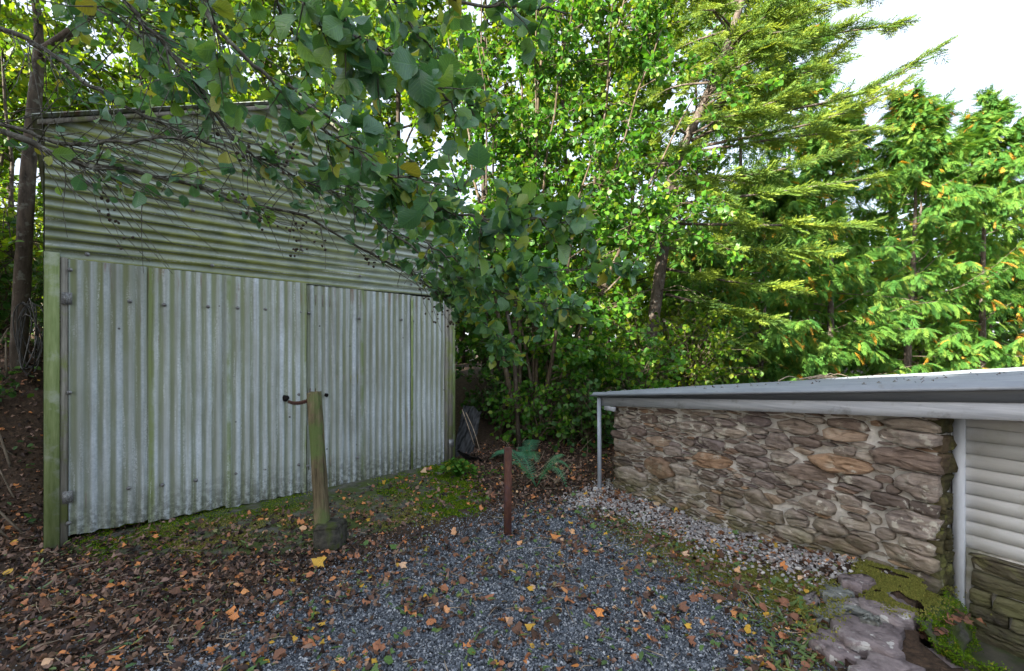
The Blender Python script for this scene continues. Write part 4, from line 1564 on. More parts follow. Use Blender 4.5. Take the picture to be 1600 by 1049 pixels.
# the bank below: a lumpy mossy face between ledge and floor
gu, gv = np.meshgrid(np.linspace(0, 1, 60), np.linspace(0, 1, 24))
ctl = smooth_line([(2.50, 2.60, 0), (2.24, 2.44, 0), (2.06, 2.28, 0), (2.00, 2.14, 0), (2.08, 1.98, 0), (2.3, 1.86, 0)], 60)
dirn = nrm(np.stack([np.full(60, .75), np.linspace(-.75, .75, 60), np.zeros(60)], -1))
PX = ctl[None, :, 0] + dirn[None, :, 0] * .13 * (1 - gv) ** .7 + .018 * wob(gu * 9, gv * 4, 2.)
PY = ctl[None, :, 1] + dirn[None, :, 1] * .13 * (1 - gv) ** .7 + .018 * wob(gu * 9, gv * 4, 2., 2.)
PZ = -.24 + gv * .31 + .012 * wob(gu * 12, gv * 5, 2., 1.)
A = np.stack([PX, PY, PZ], -1).reshape(-1, 3)
link('mossy_bank', mesh_np('mossy_bank', A, grid_tris(24, 60), smooth=True), M['concrete'], kind='structure')
p = A[rng.integers(0, len(A), 16000)] + rng.normal(0, .008, (16000, 3))
p = p[wob(p[:, 0], p[:, 1] + p[:, 2], 7.) > -.2]
n = len(p)
nn = np.stack([rng.normal(.6, .5, n), rng.normal(-.2, .5, n), np.ones(n)], -1)
scatter_obj('bank_moss', TUFT, p, frames(rng.normal(0, 1, (n, 3)), nn), rng.uniform(.005, .011, n), rng.random(n) * .7, M['moss'], kind='stuff')

# fallen leaves
LV = [leaf_tpl(3, .72, .35, .45, .5, wave=.18), leaf_tpl(4, .82, -.4, -.35, .45, twist=.7, wave=.15, serr=.25), leaf_tpl(3, .60, .6, .7, .5, twist=-.9), leaf_tpl(4, .85, .10, .10, .5, serr=.12), leaf_tpl(4, 1.0, .2, -.25, .55, serr=.45, wave=.2), leaf_tpl(4, .95, -.25, .3, .6, serr=-.4, wave=.15)]
CURL = [leaf_tpl(2, .55, .9, .7, .5, twist=1.2), leaf_tpl(2, .5, -.9, -.5, .5, twist=-1.5), leaf_tpl(2, .7, .6, .9, .45, wave=.2), leaf_tpl(2, .45, 1.2, .3, .5)]
SLIV = [leaf_tpl(2, .26, .2, .15, .5), leaf_tpl(2, .2, .25, -.2, .5), leaf_tpl(2, .32, .1, .25, .5)]


def litter(q, zoff=(.004, .018)):
    return np.stack([q[:, 0], q[:, 1], surf_z(q[:, 0], q[:, 1]) + rng.uniform(*zoff, len(q))], -1)


# thick rotting layer on the left and at the back
qs = [sample_poly(LITTER, 8800, .38), sample_poly(BACKLIT, 3200, .10), drift(sample_poly(GRAVEL, 2200, .2))[:900], sample_poly(MOSSY, 200, .1), sample_poly(PEBBLES, 420, .1),
      sample_poly([(-7, 3.2), (-3.7, 2.9), (-3.75, 3.6), (-5.4, 5.6), (-8, 7)], 4200, .1),
      np.stack(shed_world(rng.uniform(.5, 3.6, 1100), rng.uniform(-1.5, -.35, 1100)), -1)]
p = litter(np.concatenate(qs), (.002, .022))
p = p[in_view(p, 150)]
n = len(p)
scatter_obj('rotting_leaves', CURL + LV[:2], p, flat_frames(n, .5), rng.uniform(.022, .050, n), np.clip(rng.normal(.42, .24, n), 0, .999), M['litter_dark'], kind='stuff')

# coloured leaves, blown into drifts
qs = [sample_poly(LITTER, 1050, .25), sample_poly(BACKLIT, 420, .1), drift(sample_poly(GRAVEL, 3600, .1))[:1350], drift(sample_poly(PEBBLES, 2600, .08))[:1050], sample_poly(MOSSY, 280, .1),
      np.stack(shed_world(rng.uniform(.6, 3.6, 330), rng.uniform(-1.5, -.2, 330)), -1),
      sample_poly(gpoly([(1180, 1000), (1290, 940), (1310, 985), (1290, 1049), (1260, 1090), (1150, 1090)]), 170, .04),
      sample_poly([(-6, 3.4), (-3.8, 3.0), (-3.8, 3.6), (-5.4, 5.2)], 260, .1)]
col0 = [rng.beta(1.6, 2.4, len(a_)) * .95 for a_ in qs]
for i_ in (2, 3, 4, 6):
    col0[i_] = np.where(rng.random(len(qs[i_])) < .75, rng.uniform(.42, .86, len(qs[i_])), rng.uniform(.86, .999, len(qs[i_])))
col0 = np.concatenate(col0)
far_ = rng.random(len(col0)) < .10
col0[far_] = rng.uniform(.86, .999, far_.sum())
p = litter(np.concatenate(qs), (.006, .024))
keep = in_view(p, 20)
bl = bld_local(p[:, 0], p[:, 1])
keep &= ~((bl[1] > -.02) & (bl[0] > -.03))
keep &= ~inpoly(COURT, p[:, 0], p[:, 1])
p, col0 = p[keep], col0[keep]
n = len(p)
sc = rng.lognormal(math.log(.034), .32, n)
Rm = flat_frames(n, .38)
order = np.argsort(-sc / p[:, 1])
LVM = []
FM = []
for nm_, lo in (('fallen_leaf', LIT),):
    pass
for t in LV:
    LVM.append(tpl_mesh('fallen_leaf', t, M['litter'], False))
for i in order[:300]:
    place('fallen_leaf', LVM[rng.integers(len(LVM))], ground, p[i], Rm[i], float(sc[i]))
r_ = order[300:]
scatter_obj('leaf_litter', LV, p[r_], Rm[r_], sc[r_], col0[r_], M['litter'], kind='stuff')
# green leaflets dropped from the trees
qs = [sample_poly(LITTER, 420, .2), sample_poly(GRAVEL, 330, .1), sample_poly(MOSSY, 190, .1), sample_poly(gpoly([(1190, 985), (1290, 930), (1310, 985), (1290, 1049), (1260, 1090), (1150, 1090)]), 230, .03),
      np.stack(shed_world(rng.uniform(.6, 3.6, 90), rng.uniform(-1.5, -.2, 90)), -1)]
p = litter(np.concatenate(qs), (.010, .026))
n = len(p)
scatter_obj('green_leaflets', SLIV, p, flat_frames(n, .2), rng.uniform(.035, .075, n), rng.random(n), M['green_sliver'], kind='stuff')
# bits of fallen twig in the litter
q = np.concatenate([sample_poly(LITTER, 330, .2), sample_poly(BACKLIT, 130, .1), sample_poly(GRAVEL, 70, .1), sample_poly(MOSSY, 40, .1)])
c = np.stack([q[:, 0], q[:, 1], surf_z(q[:, 0], q[:, 1]) + .016], -1)
n = len(c)
a = rng.uniform(0, 6.28, n)
L_ = rng.uniform(.04, .16, n)
d = np.stack([np.cos(a) * L_, np.sin(a) * L_, rng.normal(0, .06, n) * L_], -1)
P_ = np.stack([c - d / 2, c + rng.normal(0, .006, (n, 3)), c + d / 2], 1)
V, T = tubes(P_, np.repeat(np.array([[.0030, .0024, .0014]]), n, 0), 4)
MB().add(V, T).build('twig_litter', M['stick'], kind='stuff')
# leaves caught on the lower step and the roof
n = 46
q = sample_poly(gpoly([(1410, 1010), (1440, 1005), (1500, 1035), (1530, 1049), (1440, 1060)]), n, .02)
p = np.stack([q[:, 0], q[:, 1], np.full(n, .0) + .012], -1)
scatter_obj('step_leaves', LV, p, flat_frames(n, .2), rng.uniform(.03, .05, n), rng.uniform(.5, .95, n), M['litter'], kind='stuff')
n = 420
lx, ly = rng.uniform(-.1, 3.6, n), rng.uniform(-.15, 9, n) * rng.random(n) ** .6
X_, Y_ = bld_world(lx, ly)
p = np.stack([X_, Y_, z_roof(lx) + .010 + .026 * (rng.random(n) < .2)], -1)
scatter_obj('roof_leaves', LV, p, flat_frames(n, .15), rng.uniform(.014, .034, n), rng.uniform(.1, .8, n), M['litter_dark'], kind='stuff')


# ------------------------------------------------------------------ broadleaf trees
HZ = [leaf_tpl(2, .84, .18, .18, .52), leaf_tpl(2, .78, .10, .30, .5, twist=.3), leaf_tpl(2, .9, .22, .05, .55, twist=-.3)]


def twigs_leaves(limbs, radii, ntw, tlen, nleaf, lsize, droop=.15, f0=.2, jit=.9, hang=.25, upn=.55):
    """limbs (M,K,3) -> twig polylines and leaf transforms, vectorised"""
    Mn, K, _ = limbs.shape
    i = np.repeat(np.arange(Mn), ntw)
    f = rng.uniform(f0, 1, len(i)) * (K - 1 - 1e-6)
    k = f.astype(int)
    fr = (f - k)[:, None]
    st = limbs[i, k] * (1 - fr) + limbs[i, k + 1] * fr
    d = nrm(limbs[i, k + 1] - limbs[i, k])
    d2 = nrm(d + rng.normal(0, jit, d.shape))
    L = tlen * rng.uniform(.45, 1.15, len(i)) * (1.15 - .5 * f / K)
    s = np.linspace(0, 1, 4)
    P = st[:, None] + d2[:, None] * (L[:, None] * s)[..., None]
    P[:, :, 2] -= droop * (L[:, None] * s) ** 1.5
    P[:, 1:3] += rng.normal(0, .04, (len(i), 2, 3)) * L[:, None, None]
    # leaves
    j = np.repeat(np.arange(len(i)), nleaf)
    g = rng.uniform(.12, 1.02, len(j)) * 2.9999
    kk = np.minimum(g.astype(int), 2)
    gr = (g - kk)[:, None]
    lp = P[j, kk] * (1 - gr) + P[j, kk + 1] * gr
    ld = nrm(P[j, kk + 1] - P[j, kk])
    side = nrm(np.cross(ld, rng.normal(0, 1, ld.shape)))
    ax = nrm(ld * .55 + side * .9 + np.array([0, 0, -hang]))
    no = nrm(np.array([0, 0, upn]) + rng.normal(0, .45, ld.shape))
    lp = lp + ax * lsize * .12
    sc = lsize * rng.uniform(.6, 1.2, len(j))
    return P, lp, frames(ax, no), sc


def tree(name, label, cat, base, top, spread, nl, ntw, nleaf, lsize, leafmat, barkmat, tr=.07, group=None, lo=.25, rise=.5, tlen=.6, tpls=None, side=None, bend=.25, keepfn=None, droop=.15, tw_tubes=True):
    base, top = np.array(base, float), np.array(top, float)
    t = thing(name, label, cat, tuple(base), 0, group)
    H = np.linalg.norm(top - base)
    n = 9
    f = np.linspace(0, 1, n)
    tl = (top - base)[None] * f[:, None]
    tl[1:-1, :2] += rng.normal(0, bend * .12, (n - 2, 2)) * H * .12
    V, T = tubes([tl], [tr * (1.05 - .88 * f)], 9)
    MB().add(V, T).build('trunk', barkmat, t, smooth=True)
    u = rng.uniform(lo, .98, nl)
    st = np.stack([np.interp(u, f, tl[:, c]) for c in range(3)], -1)
    az = rng.uniform(0, 2 * np.pi, nl) if side is None else rng.normal(side[0], side[1], nl)
    el = rng.normal(rise, .22, nl)
    L = spread * (1.05 - .6 * np.abs(u - .45) / .55) * rng.uniform(.55, 1.15, nl)
    d = np.stack([np.cos(az) * np.cos(el), np.sin(az) * np.cos(el), np.sin(el)], -1)
    s = np.linspace(0, 1, 6)
    P = st[:, None] + d[:, None] * (L[:, None] * s)[..., None]
    P[:, :, 2] -= (.18 * L[:, None] * s ** 2)
    P[:, 1:] += rng.normal(0, .035, (nl, 5, 3)) * L[:, None, None]
    rr = tr * .42 * (1.1 - .7 * u)[:, None] * (1.05 - .9 * s)[None]
    TP, lp, Rm, sc = twigs_leaves(P, rr, ntw, tlen, nleaf, lsize, droop)
    V, T = tubes(P, rr, 6)
    b = MB().add(V, T)
    if tw_tubes:
        V, T = tubes(TP, np.full(len(TP), .006)[:, None] * (1.1 - .75 * np.linspace(0, 1, 4))[None], 3)
        b.add(V, T)
    b.build('branches', barkmat, t, kind='stuff', smooth=True)
    if tw_tubes:
        kv = in_view(lp + base, 260)
        lp, Rm, sc = lp[kv], Rm[kv], sc[kv]
    if keepfn is not None:
        k = keepfn(lp + base)
        lp, Rm, sc = lp[k], Rm[k], sc[k]
    scatter_obj('crown', tpls or HZ, lp, Rm, sc, rng.random(len(lp)), leafmat, t, kind='stuff')
    return t, lp + base, Rm, sc


# the hazel clump beside the shed
hb = np.array([.25, 6.9, float(ground_z(.25, 6.9)) - .05])
hz = thing('hazel', 'tall many-stemmed hazel clump in full leaf between the shed and the low roof', 'tree', tuple(hb))
STEMS = [(700, 60, 7.3), (745, -60, 7.4), (790, -180, 7.2), (838, -40, 6.6), (880, -200, 6.9), (915, -140, 6.5), (960, -60, 6.6), (1000, -140, 7.0), (1040, 20, 6.5), (1085, 150, 6.4), (930, 220, 6.0), (770, 260, 7.2), (1065, 330, 6.1)]
allP, allr, lfs = [], [], []
for k, (px, py, Y) in enumerate(STEMS):
    tip = at(px, py, Y) - hb
    b0 = np.array([rng.normal(0, .22) + (px - 880) * .0012, rng.normal(0, .18), 0])
    mid = b0 + (tip - b0) * .45 + np.array([rng.normal(-.0, .10), rng.normal(0, .1), .35])
    P_ = smooth_line([b0, mid, tip], 12)
    P_[1:-1] += rng.normal(0, .025, (10, 3))
    r0 = rng.uniform(.024, .042)
    V, T = tubes([P_], [np.linspace(r0, .008, 12)], 7)
    MB().add(V, T).build('stem', M['bark_hazel'], hz, smooth=True)
    # side limbs
    nl = 15
    u = rng.uniform(.18, 1, nl) * 10.999
    ii = u.astype(int)
    st = P_[ii] + (P_[ii + 1] - P_[ii]) * (u - ii)[:, None]
    az = rng.uniform(0, 6.28, nl)
    el = rng.normal(.35, .3, nl)
    L = rng.uniform(.55, 1.25, nl)
    d = np.stack([np.cos(az) * np.cos(el), np.sin(az) * np.cos(el), np.sin(el)], -1)
    s = np.linspace(0, 1, 5)
    PL = st[:, None] + d[:, None] * (L[:, None] * s)[..., None]
    PL[:, :, 2] -= .22 * L[:, None] * s ** 2
    PL[:, 1:] += rng.normal(0, .03, (nl, 4, 3))
    allP.append(PL)
PL = np.concatenate(allP)
rr = np.repeat((.009 * (1.05 - .85 * np.linspace(0, 1, 5)))[None], len(PL), 0)
TP, lp, Rm, sc = twigs_leaves(PL, rr, 10, .42, 13, .086, .2, .1, 1.0)
b = MB()
V, T = tubes(PL, rr, 5)
b.add(V, T)
V, T = tubes(TP, np.full((len(TP), 4), .003), 3)
b.add(V, T)
b.build('branches', M['bark_hazel'], hz, kind='stuff')
wp = lp + hb
px, py = to_px(wp)
k = in_view(wp, 280) & ~((px < 712) & (wp[:, 1] > 4.5) & (py > 300)) & (wp[:, 2] > ground_z(wp[:, 0], wp[:, 1]) + .05)
# the roof end stays free of it
bl = bld_local(wp[:, 0], wp[:, 1])
k &= ~((bl[0] > -.1) & (bl[1] > -.2) & (wp[:, 2] < z_roof(np.clip(bl[0], 0, 5)) + .08))
lp, Rm, sc = lp[k], Rm[k], sc[k]
wp = lp + hb
vis = in_view(wp, -10)
order = np.argsort(np.where(vis, -sc / wp[:, 1], 0))
HM = [tpl_mesh('leaf', t, M['hazel']) for t in HZ]
for i in order[:300]:
    place('leaf', HM[rng.integers(3)], hz, lp[i], Rm[i], float(sc[i]))
r_ = order[300:]
scatter_obj('crown', HZ, lp[r_], Rm[r_], sc[r_], rng.random(len(r_)), M['hazel'], hz, kind='stuff')

# dark-trunked tree left of the shed, in pixels at its own distance
lt0 = at(35, 690, 5.0)
lt = thing('forked_tree', 'slim dark tree with a forked leaning limb just left of the shed', 'tree', tuple(lt0))
P_ = smooth_line([lt0 + [0, 0, -.3], at(33, 620, 5), at(30, 540, 5), at(36, 420, 5), at(44, 270, 5.05), at(56, 140, 5.1), at(62, 80, 5.15)], 16) - lt0
V, T = tubes([P_], [np.linspace(.082, .055, 16) * (1 + rng.normal(0, .05, 16))], 10)
MB().add(V, T).build('trunk', M['bark_dark'], lt, smooth=True)
lims = [[at(62, 90, 5.15), at(78, 72, 5.1), at(112, 50, 5.0), at(150, 10, 4.9), at(172, -40, 4.9), at(190, -130, 4.9)], [at(62, 85, 5.15), at(58, 20, 5.2), at(40, -80, 5.2), at(30, -200, 5.2)],
        [at(36, 420, 5), at(10, 390, 5.2), at(-50, 330, 5.3)], [at(33, 600, 5.), at(60, 560, 4.95), at(70, 500, 4.9)]]
LL = []
for k_, l in enumerate(lims):
    P_ = smooth_line(l, 8) - lt0
    LL.append(P_)
    r0 = (.058, .045, .02, .012)[k_]
    V, T = tubes([P_], [np.linspace(r0, r0 * .45, 8)], 8)
    MB().add(V, T).build('limb', M['bark_dark'], lt, smooth=True)
TP, lp, Rm, sc = twigs_leaves(np.array(LL[:3]), None, 40, .95, 16, .075, .15, .2, 1.1)
V, T = tubes(TP, np.full((len(TP), 4), .006), 3)
MB().add(V, T).build('twigs', M['bark_dark'], lt, kind='stuff')
k = ~inpoly([(72, 175), (715, 150), (715, 860), (72, 860)], *to_px(lp + lt0)) | ((lp + lt0)[:, 1] > 9)
scatter_obj('crown', HZ, lp[k], Rm[k], sc[k], rng.random(k.sum()), M['back'], lt, kind='stuff')


def not_shed(p):
    lx, ly = shed_local(p[:, 0], p[:, 1])
    return ~((lx > -.1) & (lx < 3.9) & (ly > -.1) & (ly < 5.4) & (p[:, 2] < 4.3))


BK = [leaf_tpl(1, .85, .2, .15), leaf_tpl(1, .8, .3, .3), leaf_tpl(1, .9, .1, .0)]
BW = 'background trees behind the shed'
bt = [((-9.5, 7.4), 8.0, 2.6, 'young bright green tree at the far left edge beyond the forked tree'),
      ((-8.0, 9.6), 9.0, 2.8, 'bright backlit tree behind the left corner of the shed'),
      ((-5.2, 10.2), 9.5, 2.9, 'bright backlit tree rising behind the left half of the shed roof'),
      ((-2.7, 10.6), 10.5, 2.9, 'green tree rising behind the shed ridge among the alder leaves'),
      ((-.6, 10.2), 10.5, 2.6, 'slender pale trunked tree seen between the shed and the hazel'),
      ((-12.5, 11.5), 10., 3.0, 'tall tree at the left edge deepest in the wood'),
      ((1.3, 11.2), 12.0, 2.9, 'tree standing behind the hazel clump'),
      ((3.3, 13.0), 14.0, 3.2, 'tall tree filling the gap between hazel and spruce'),
      ((2.5, 12.0), 12.5, 3.0, 'tall tree close behind the right half of the hazel clump'),
      ((5.9, 14.6), 15.0, 3.4, 'tall broad tree behind the upper half of the spruce'),
      ((-4.0, 13.5), 13.0, 3.2, 'tall tree deep in the wood behind the shed ridge'),
      ((-7.5, 13.0), 12.0, 3.2, 'tall tree deep in the wood behind the left corner of the shed'),
      ((-10.6, 14.2), 13.0, 3.2, 'tall tree deep in the wood at the left, between two nearer trees'),
      ((-6.0, 11.9), 12.0, 3.0, 'tall leafy tree just behind the backlit ones left of the shed ridge')]
for (x, y), h, sp_, lab in bt:
    z = float(ground_z(x, y))
    big_ = abs(x) < 7
    tree('broadleaf_tree', lab, 'tree', (x, y, z - .1), (x + rng.normal(0, .5), y + rng.normal(0, .4), z + h), sp_, 34, 17, 20, .145, M['back'], M['bark_dark'], rng.uniform(.07, .11), BW, .12, .35, .85, keepfn=not_shed, tpls=BK)
# thin saplings at the left edge and right of the shed
SG = 'thin saplings beside the shed'
for px, py, Y, px2, lab in ((12, 610, 6.2, 5, 'thin sapling at the left edge of the wood'), (-8, 560, 7.5, 20, 'sapling with a bent stem at the left edge behind the others'),
                            (812, 690, 6.4, 745, 'dark stem leaning left in the gap right of the shed'), (782, 665, 7.6, 760, 'thin upright sapling in the gap behind the leaning stem')):
    b0 = at(px, py, Y)
    b0[2] = float(ground_z(b0[0], b0[1])) - .05
    tp = at(px2, 60 if px > 700 else -40, Y + .2)
    tree('sapling', lab, 'sapling', b0, tp, .8, 14, 7, 7, .085, M['back'] if px < 100 else M['hazel'], M['bark_dark'], .035, SG, .3, .4, .4, keepfn=not_shed, bend=.5)

# understorey bushes: tangles of arching stems
def bush(name, label, c, rx, ry, h, n, lsize, mat, cat='bush', group=None, tpls=None):
    z = float(ground_z(c[0], c[1]))
    t = thing(name, label, cat, (c[0], c[1], z), 0, group)
    ns = max(8, n // 45)
    a = rng.uniform(0, 6.28, ns)
    e = np.stack([np.cos(a) * rx * rng.uniform(.3, 1, ns), np.sin(a) * ry * rng.uniform(.3, 1, ns), h * rng.uniform(.3, 1.0, ns)], -1)
    s = np.linspace(0, 1, 6)
    P = e[:, None] * np.stack([s, s, 1 - (1 - s) ** 2], -1)[None]
    P[:, 1:] += rng.normal(0, .05, (ns, 5, 3)) * h
    TP, lp, Rm, sc = twigs_leaves(P, None, 5, .35 * h + .1, max(3, n // (ns * 5)), lsize, .3, .15, 1.0)
    V, T = tubes(P, np.repeat((.010 * (1.1 - .8 * s))[None], ns, 0), 5)
    b = MB().add(V, T)
    V, T = tubes(TP, np.full((len(TP), 4), .0035), 3)
    b.add(V, T)
    b.build('stems', M['bark_hazel'], t, kind='stuff')
    wp = lp + [c[0], c[1], z]
    k = (wp[:, 2] > ground_z(wp[:, 0], wp[:, 1])) & not_shed(wp)
    bl = bld_local(wp[:, 0], wp[:, 1])
    k &= ~((bl[0] > -.12) & (bl[1] > -.25) & (wp[:, 2] < z_roof(np.clip(bl[0], 0, 5)) + .05) & (bl[0] < 5))
    scatter_obj('foliage', tpls or HZ, lp[k], Rm[k], sc[k], rng.random(k.sum()), mat, t, kind='stuff')
    return t


UG = 'understorey bushes'
bush('bush', 'dark low bush right behind the black plastic', (-.35, 7.3), .55, .6, .8, 900, .075, M['under'], group=UG)
bush('bush', 'low leafy bush under the hazel stems', (.35, 6.6), .75, .5, .85, 1400, .070, M['hazel'], group=UG)
bush('bush', 'dense dark bush between hazel and the low roof end', (1.05, 6.6), .7, .6, 1.1, 1700, .075, M['under'], group=UG)
bush('bush', 'bright bush just behind the low end of the steel roof', (1.9, 6.9), .9, .7, 1.5, 2400, .085, M['hazel'], group=UG)
bush('bush', 'leafy bush further along behind the steel roof', (3.2, 8.4), 1.2, .8, 1.6, 2600, .09, M['back'], group=UG)
bush('bush', 'dark bush on the bank at the left edge', (-6.9, 6.4), .9, .8, 1.2, 1300, .08, M['under'], group=UG)
bush('bush', 'straggling low bush in front of the forked tree at the left edge', (-5.25, 4.45), .45, .4, .55, 420, .06, M['under'], group=UG)
bush('bush', 'tangled bush beside the shed wall behind the forked tree', (-6.35, 5.5), .6, .6, 1.5, 1500, .075, M['under'], group=UG)
bush('bush', 'bright bush behind the forked tree at the left edge', (-7.6, 7.8), 1.4, 1.0, 2.2, 2600, .09, M['back'], group=UG)
bush('bush', 'dark bush in shade behind the hazel clump', (.2, 8.6), 1.6, .8, 1.6, 2600, .09, M['under'], group=UG)

for (x, y, h, lab) in ((5.6, 13.6, 2.4, 'bright bush under the cypresses nearest the spruce'), (8.4, 15.2, 2.6, 'bright bush in the gap between the cypresses'), (11.4, 16.6, 2.8, 'bush behind the tallest cypress'),
                       (15.0, 17.5, 2.8, 'bush at the right edge behind the cypresses'), (3.4, 10.6, 2.2, 'leafy bush at the foot of the spruce')):
    bush('bush', lab, (x, y), 2.0, 1.0, h, 2600, .14, M['back'], group=UG, tpls=BK)
# ivy creeping over the bank at the left
n = 2600
q = np.stack([rng.uniform(-8.5, -3.75, n), rng.uniform(3.6, 7.2, n)], -1)
q = q[(wob(q[:, 0], q[:, 1], 2.2, 2.) > .05)]
p = np.stack([q[:, 0], q[:, 1], ground_z(q[:, 0], q[:, 1]) + rng.uniform(.01, .12, len(q))], -1)
p = p[not_shed(p)]
scatter_obj('ground_ivy', HZ, p, flat_frames(len(p), .5), rng.uniform(.04, .075, len(p)), rng.random(len(p)), M['under'], kind='stuff')
# small herb at the slab corner
hpos = at(715, 735, 5.25)
hpos[2] = float(surf_z(hpos[0], hpos[1]))
hb_ = thing('herb_plant', 'bright green cranesbill plant at the foot of the shed corner', 'plant', tuple(hpos))
n = 130
a = rng.uniform(0, 6.28, n)
r0 = rng.uniform(.02, .20, n)
lp = np.stack([r0 * np.cos(a), r0 * np.sin(a) * .7, .03 + .20 * np.sqrt(np.clip(1 - (r0 / .22) ** 2, 0, 1)) * rng.uniform(.5, 1, n)], -1)
ST_ = np.stack([lp * 0 + [0, 0, 0], lp * [.4, .4, .7], lp], 1)
V, T = tubes(ST_, np.full((n, 3), .0025), 3)
MB().add(V, T).build('stems', M['geranium'], hb_, kind='stuff')
scatter_obj('leaves', HZ, lp, frames(nrm(np.stack([np.cos(a), np.sin(a), 0 * a - .2], -1)), rng.normal(0, .3, (n, 3)) + [0, 0, 1]), rng.uniform(.035, .065, n), rng.random(n), M['geranium'], hb_, kind='stuff')
hp2 = on_ground(748, 745)
hb2 = thing('herb_plant', 'straggling yellowing cranesbill creeping beside the moss', 'plant', tuple(hp2))
n = 60
a = rng.uniform(0, 6.28, n)
lp = np.stack([rng.normal(0, .16, n), rng.normal(0, .10, n), rng.uniform(.02, .11, n)], -1)
scatter_obj('leaves', HZ, lp, frames(nrm(np.stack([np.cos(a), np.sin(a), 0 * a], -1)), rng.normal(0, .3, (n, 3)) + [0, 0, 1]), rng.uniform(.03, .055, n), rng.random(n), M['geranium'], hb2, kind='stuff')


# bare arching bramble stems and roots on the bank at the left
st = []
for k in range(46):
    x_, y_ = rng.uniform(-6.6, -3.75), rng.uniform(3.4, 5.8)
    z_ = float(ground_z(x_, y_))
    d = np.array([rng.normal(0, .45), rng.normal(0, .35), 0])
    hh_ = rng.uniform(.03, .38)
    e_ = np.array([x_, y_, 0]) + d
    e_[2] = float(ground_z(e_[0], e_[1]))
    m_ = (np.array([x_, y_, z_]) + e_) / 2 + [0, 0, hh_ + .05]
    if not_shed(np.array([m_, e_])).all():
        st.append([np.array([x_, y_, z_ - .02]), m_, e_])
c0 = np.mean([l[0] for l in st], axis=0)
P_ = np.array([smooth_line(l, 9) for l in st])
V, T = tubes(P_, np.repeat(np.linspace(.009, .004, 9)[None], len(P_), 0) * rng.uniform(.5, 1.4, (len(P_), 1)), 5)
MB().add(V, T).build('bramble_stems', M['bark_twig'], kind='stuff')


# ferns
def fern(label, base, fronds, group='ferns'):
    t = thing('fern', label, 'fern', tuple(base), 0, group)
    for (az, L, lift, dr) in fronds:
        K = 13
        s = np.linspace(0, 1, K)
        h = L * (s - .12 * s ** 2)
        P = np.stack([np.cos(az) * h, np.sin(az) * h, L * (lift * s - dr * s ** 2.2)], -1)
        V, T = tubes([P], [np.linspace(.005, .0015, K)], 4)
        b = MB().add(V, T)
        tg = nrm(np.gradient(P, axis=0))
        sd = nrm(np.cross(tg, [0, 0, 1.0]))
        N_ = 23
        for q_ in np.linspace(.14, .985, N_):
            i = q_ * (K - 1 - 1e-6)
            k = int(i)
            c = P[k] + (P[k + 1] - P[k]) * (i - k)
            wd = L * .27 * (math.sin(math.pi * min(1, q_ * .86 + .07)) ** .8) * (1.15 - .55 * q_)
            for sg in (-1, 1):
                d = nrm(sd[k] * sg + tg[k] * .38 + np.array([0, 0, -.16]))
                e = tg[k]
                bw_ = L * .0155
                # toothed pinna: a comb of small lobes
                nt_ = 6
                for m in range(nt_):
                    f0 = m / nt_
                    w_ = bw_ * (1.05 - .8 * f0) * 1.35
                    a0 = c + d * wd * f0
                    a1 = c + d * wd * (f0 + 1.15 / nt_)
                    b.add([a0, a1, a0 + e * w_ + d * wd * .09, a0 - e * w_ + d * wd * .09], [(0, 1, 2), (0, 3, 1)])
        b.build('frond', M['fern'], t)
    return t


fb_ = at(838, 738, 4.95)
fb_[2] = float(ground_z(fb_[0], fb_[1]))
fern('green fern with two arching fronds beside the rusty steel post', fb_, [(3.0, .56, 1.75, 1.15), (-.20, .44, 2.05, 1.65), (-.75, .46, 1.9, 1.7), (-2.6, .46, 1.7, 1.1), (.4, .40, 1.8, 1.0), (2.2, .40, 1.7, .9)])
for (x, y, n, L, lab) in ((1.55, 6.3, 7, .85, 'pale green fern behind the low end of the steel roof'), (2.6, 7.2, 7, .95, 'broad fern behind the steel roof beside the bush'), (.2, 6.1, 6, .55, 'shaded fern under the hazel stems'),
                          (3.6, 8.0, 7, .95, 'fern farther along behind the steel roof')):
    fern(lab, np.array([x, y, float(ground_z(x, y))]), [(rng.uniform(0, 6.28), L * rng.uniform(.8, 1.1), rng.uniform(.7, 1.1), rng.uniform(.55, .9)) for _ in range(n)])

# ------------------------------------------------------------------ conifers
FR = [frond_tpl(9, .42, .38, i, 0, .062, 34) for i in range(6)]
SPR = [spruce_tpl(i, 8) for i in range(4)]
FRM = [tpl_mesh('frond', t, M['cypress']) for t in FR]
SPM = [tpl_mesh('spray', t, M['spruce']) for t in SPR]


def rootfree(p):
    bl = bld_local(p[:, 0], p[:, 1])
    return ~((bl[0] > -.3) & (bl[0] < 5) & (bl[1] > -.3) & (bl[1] < 15.6) & (p[:, 2] < z_roof(np.clip(bl[0], 0, 5)) + .15)) & (p[:, 2] > ground_z(p[:, 0], p[:, 1]) + .05)


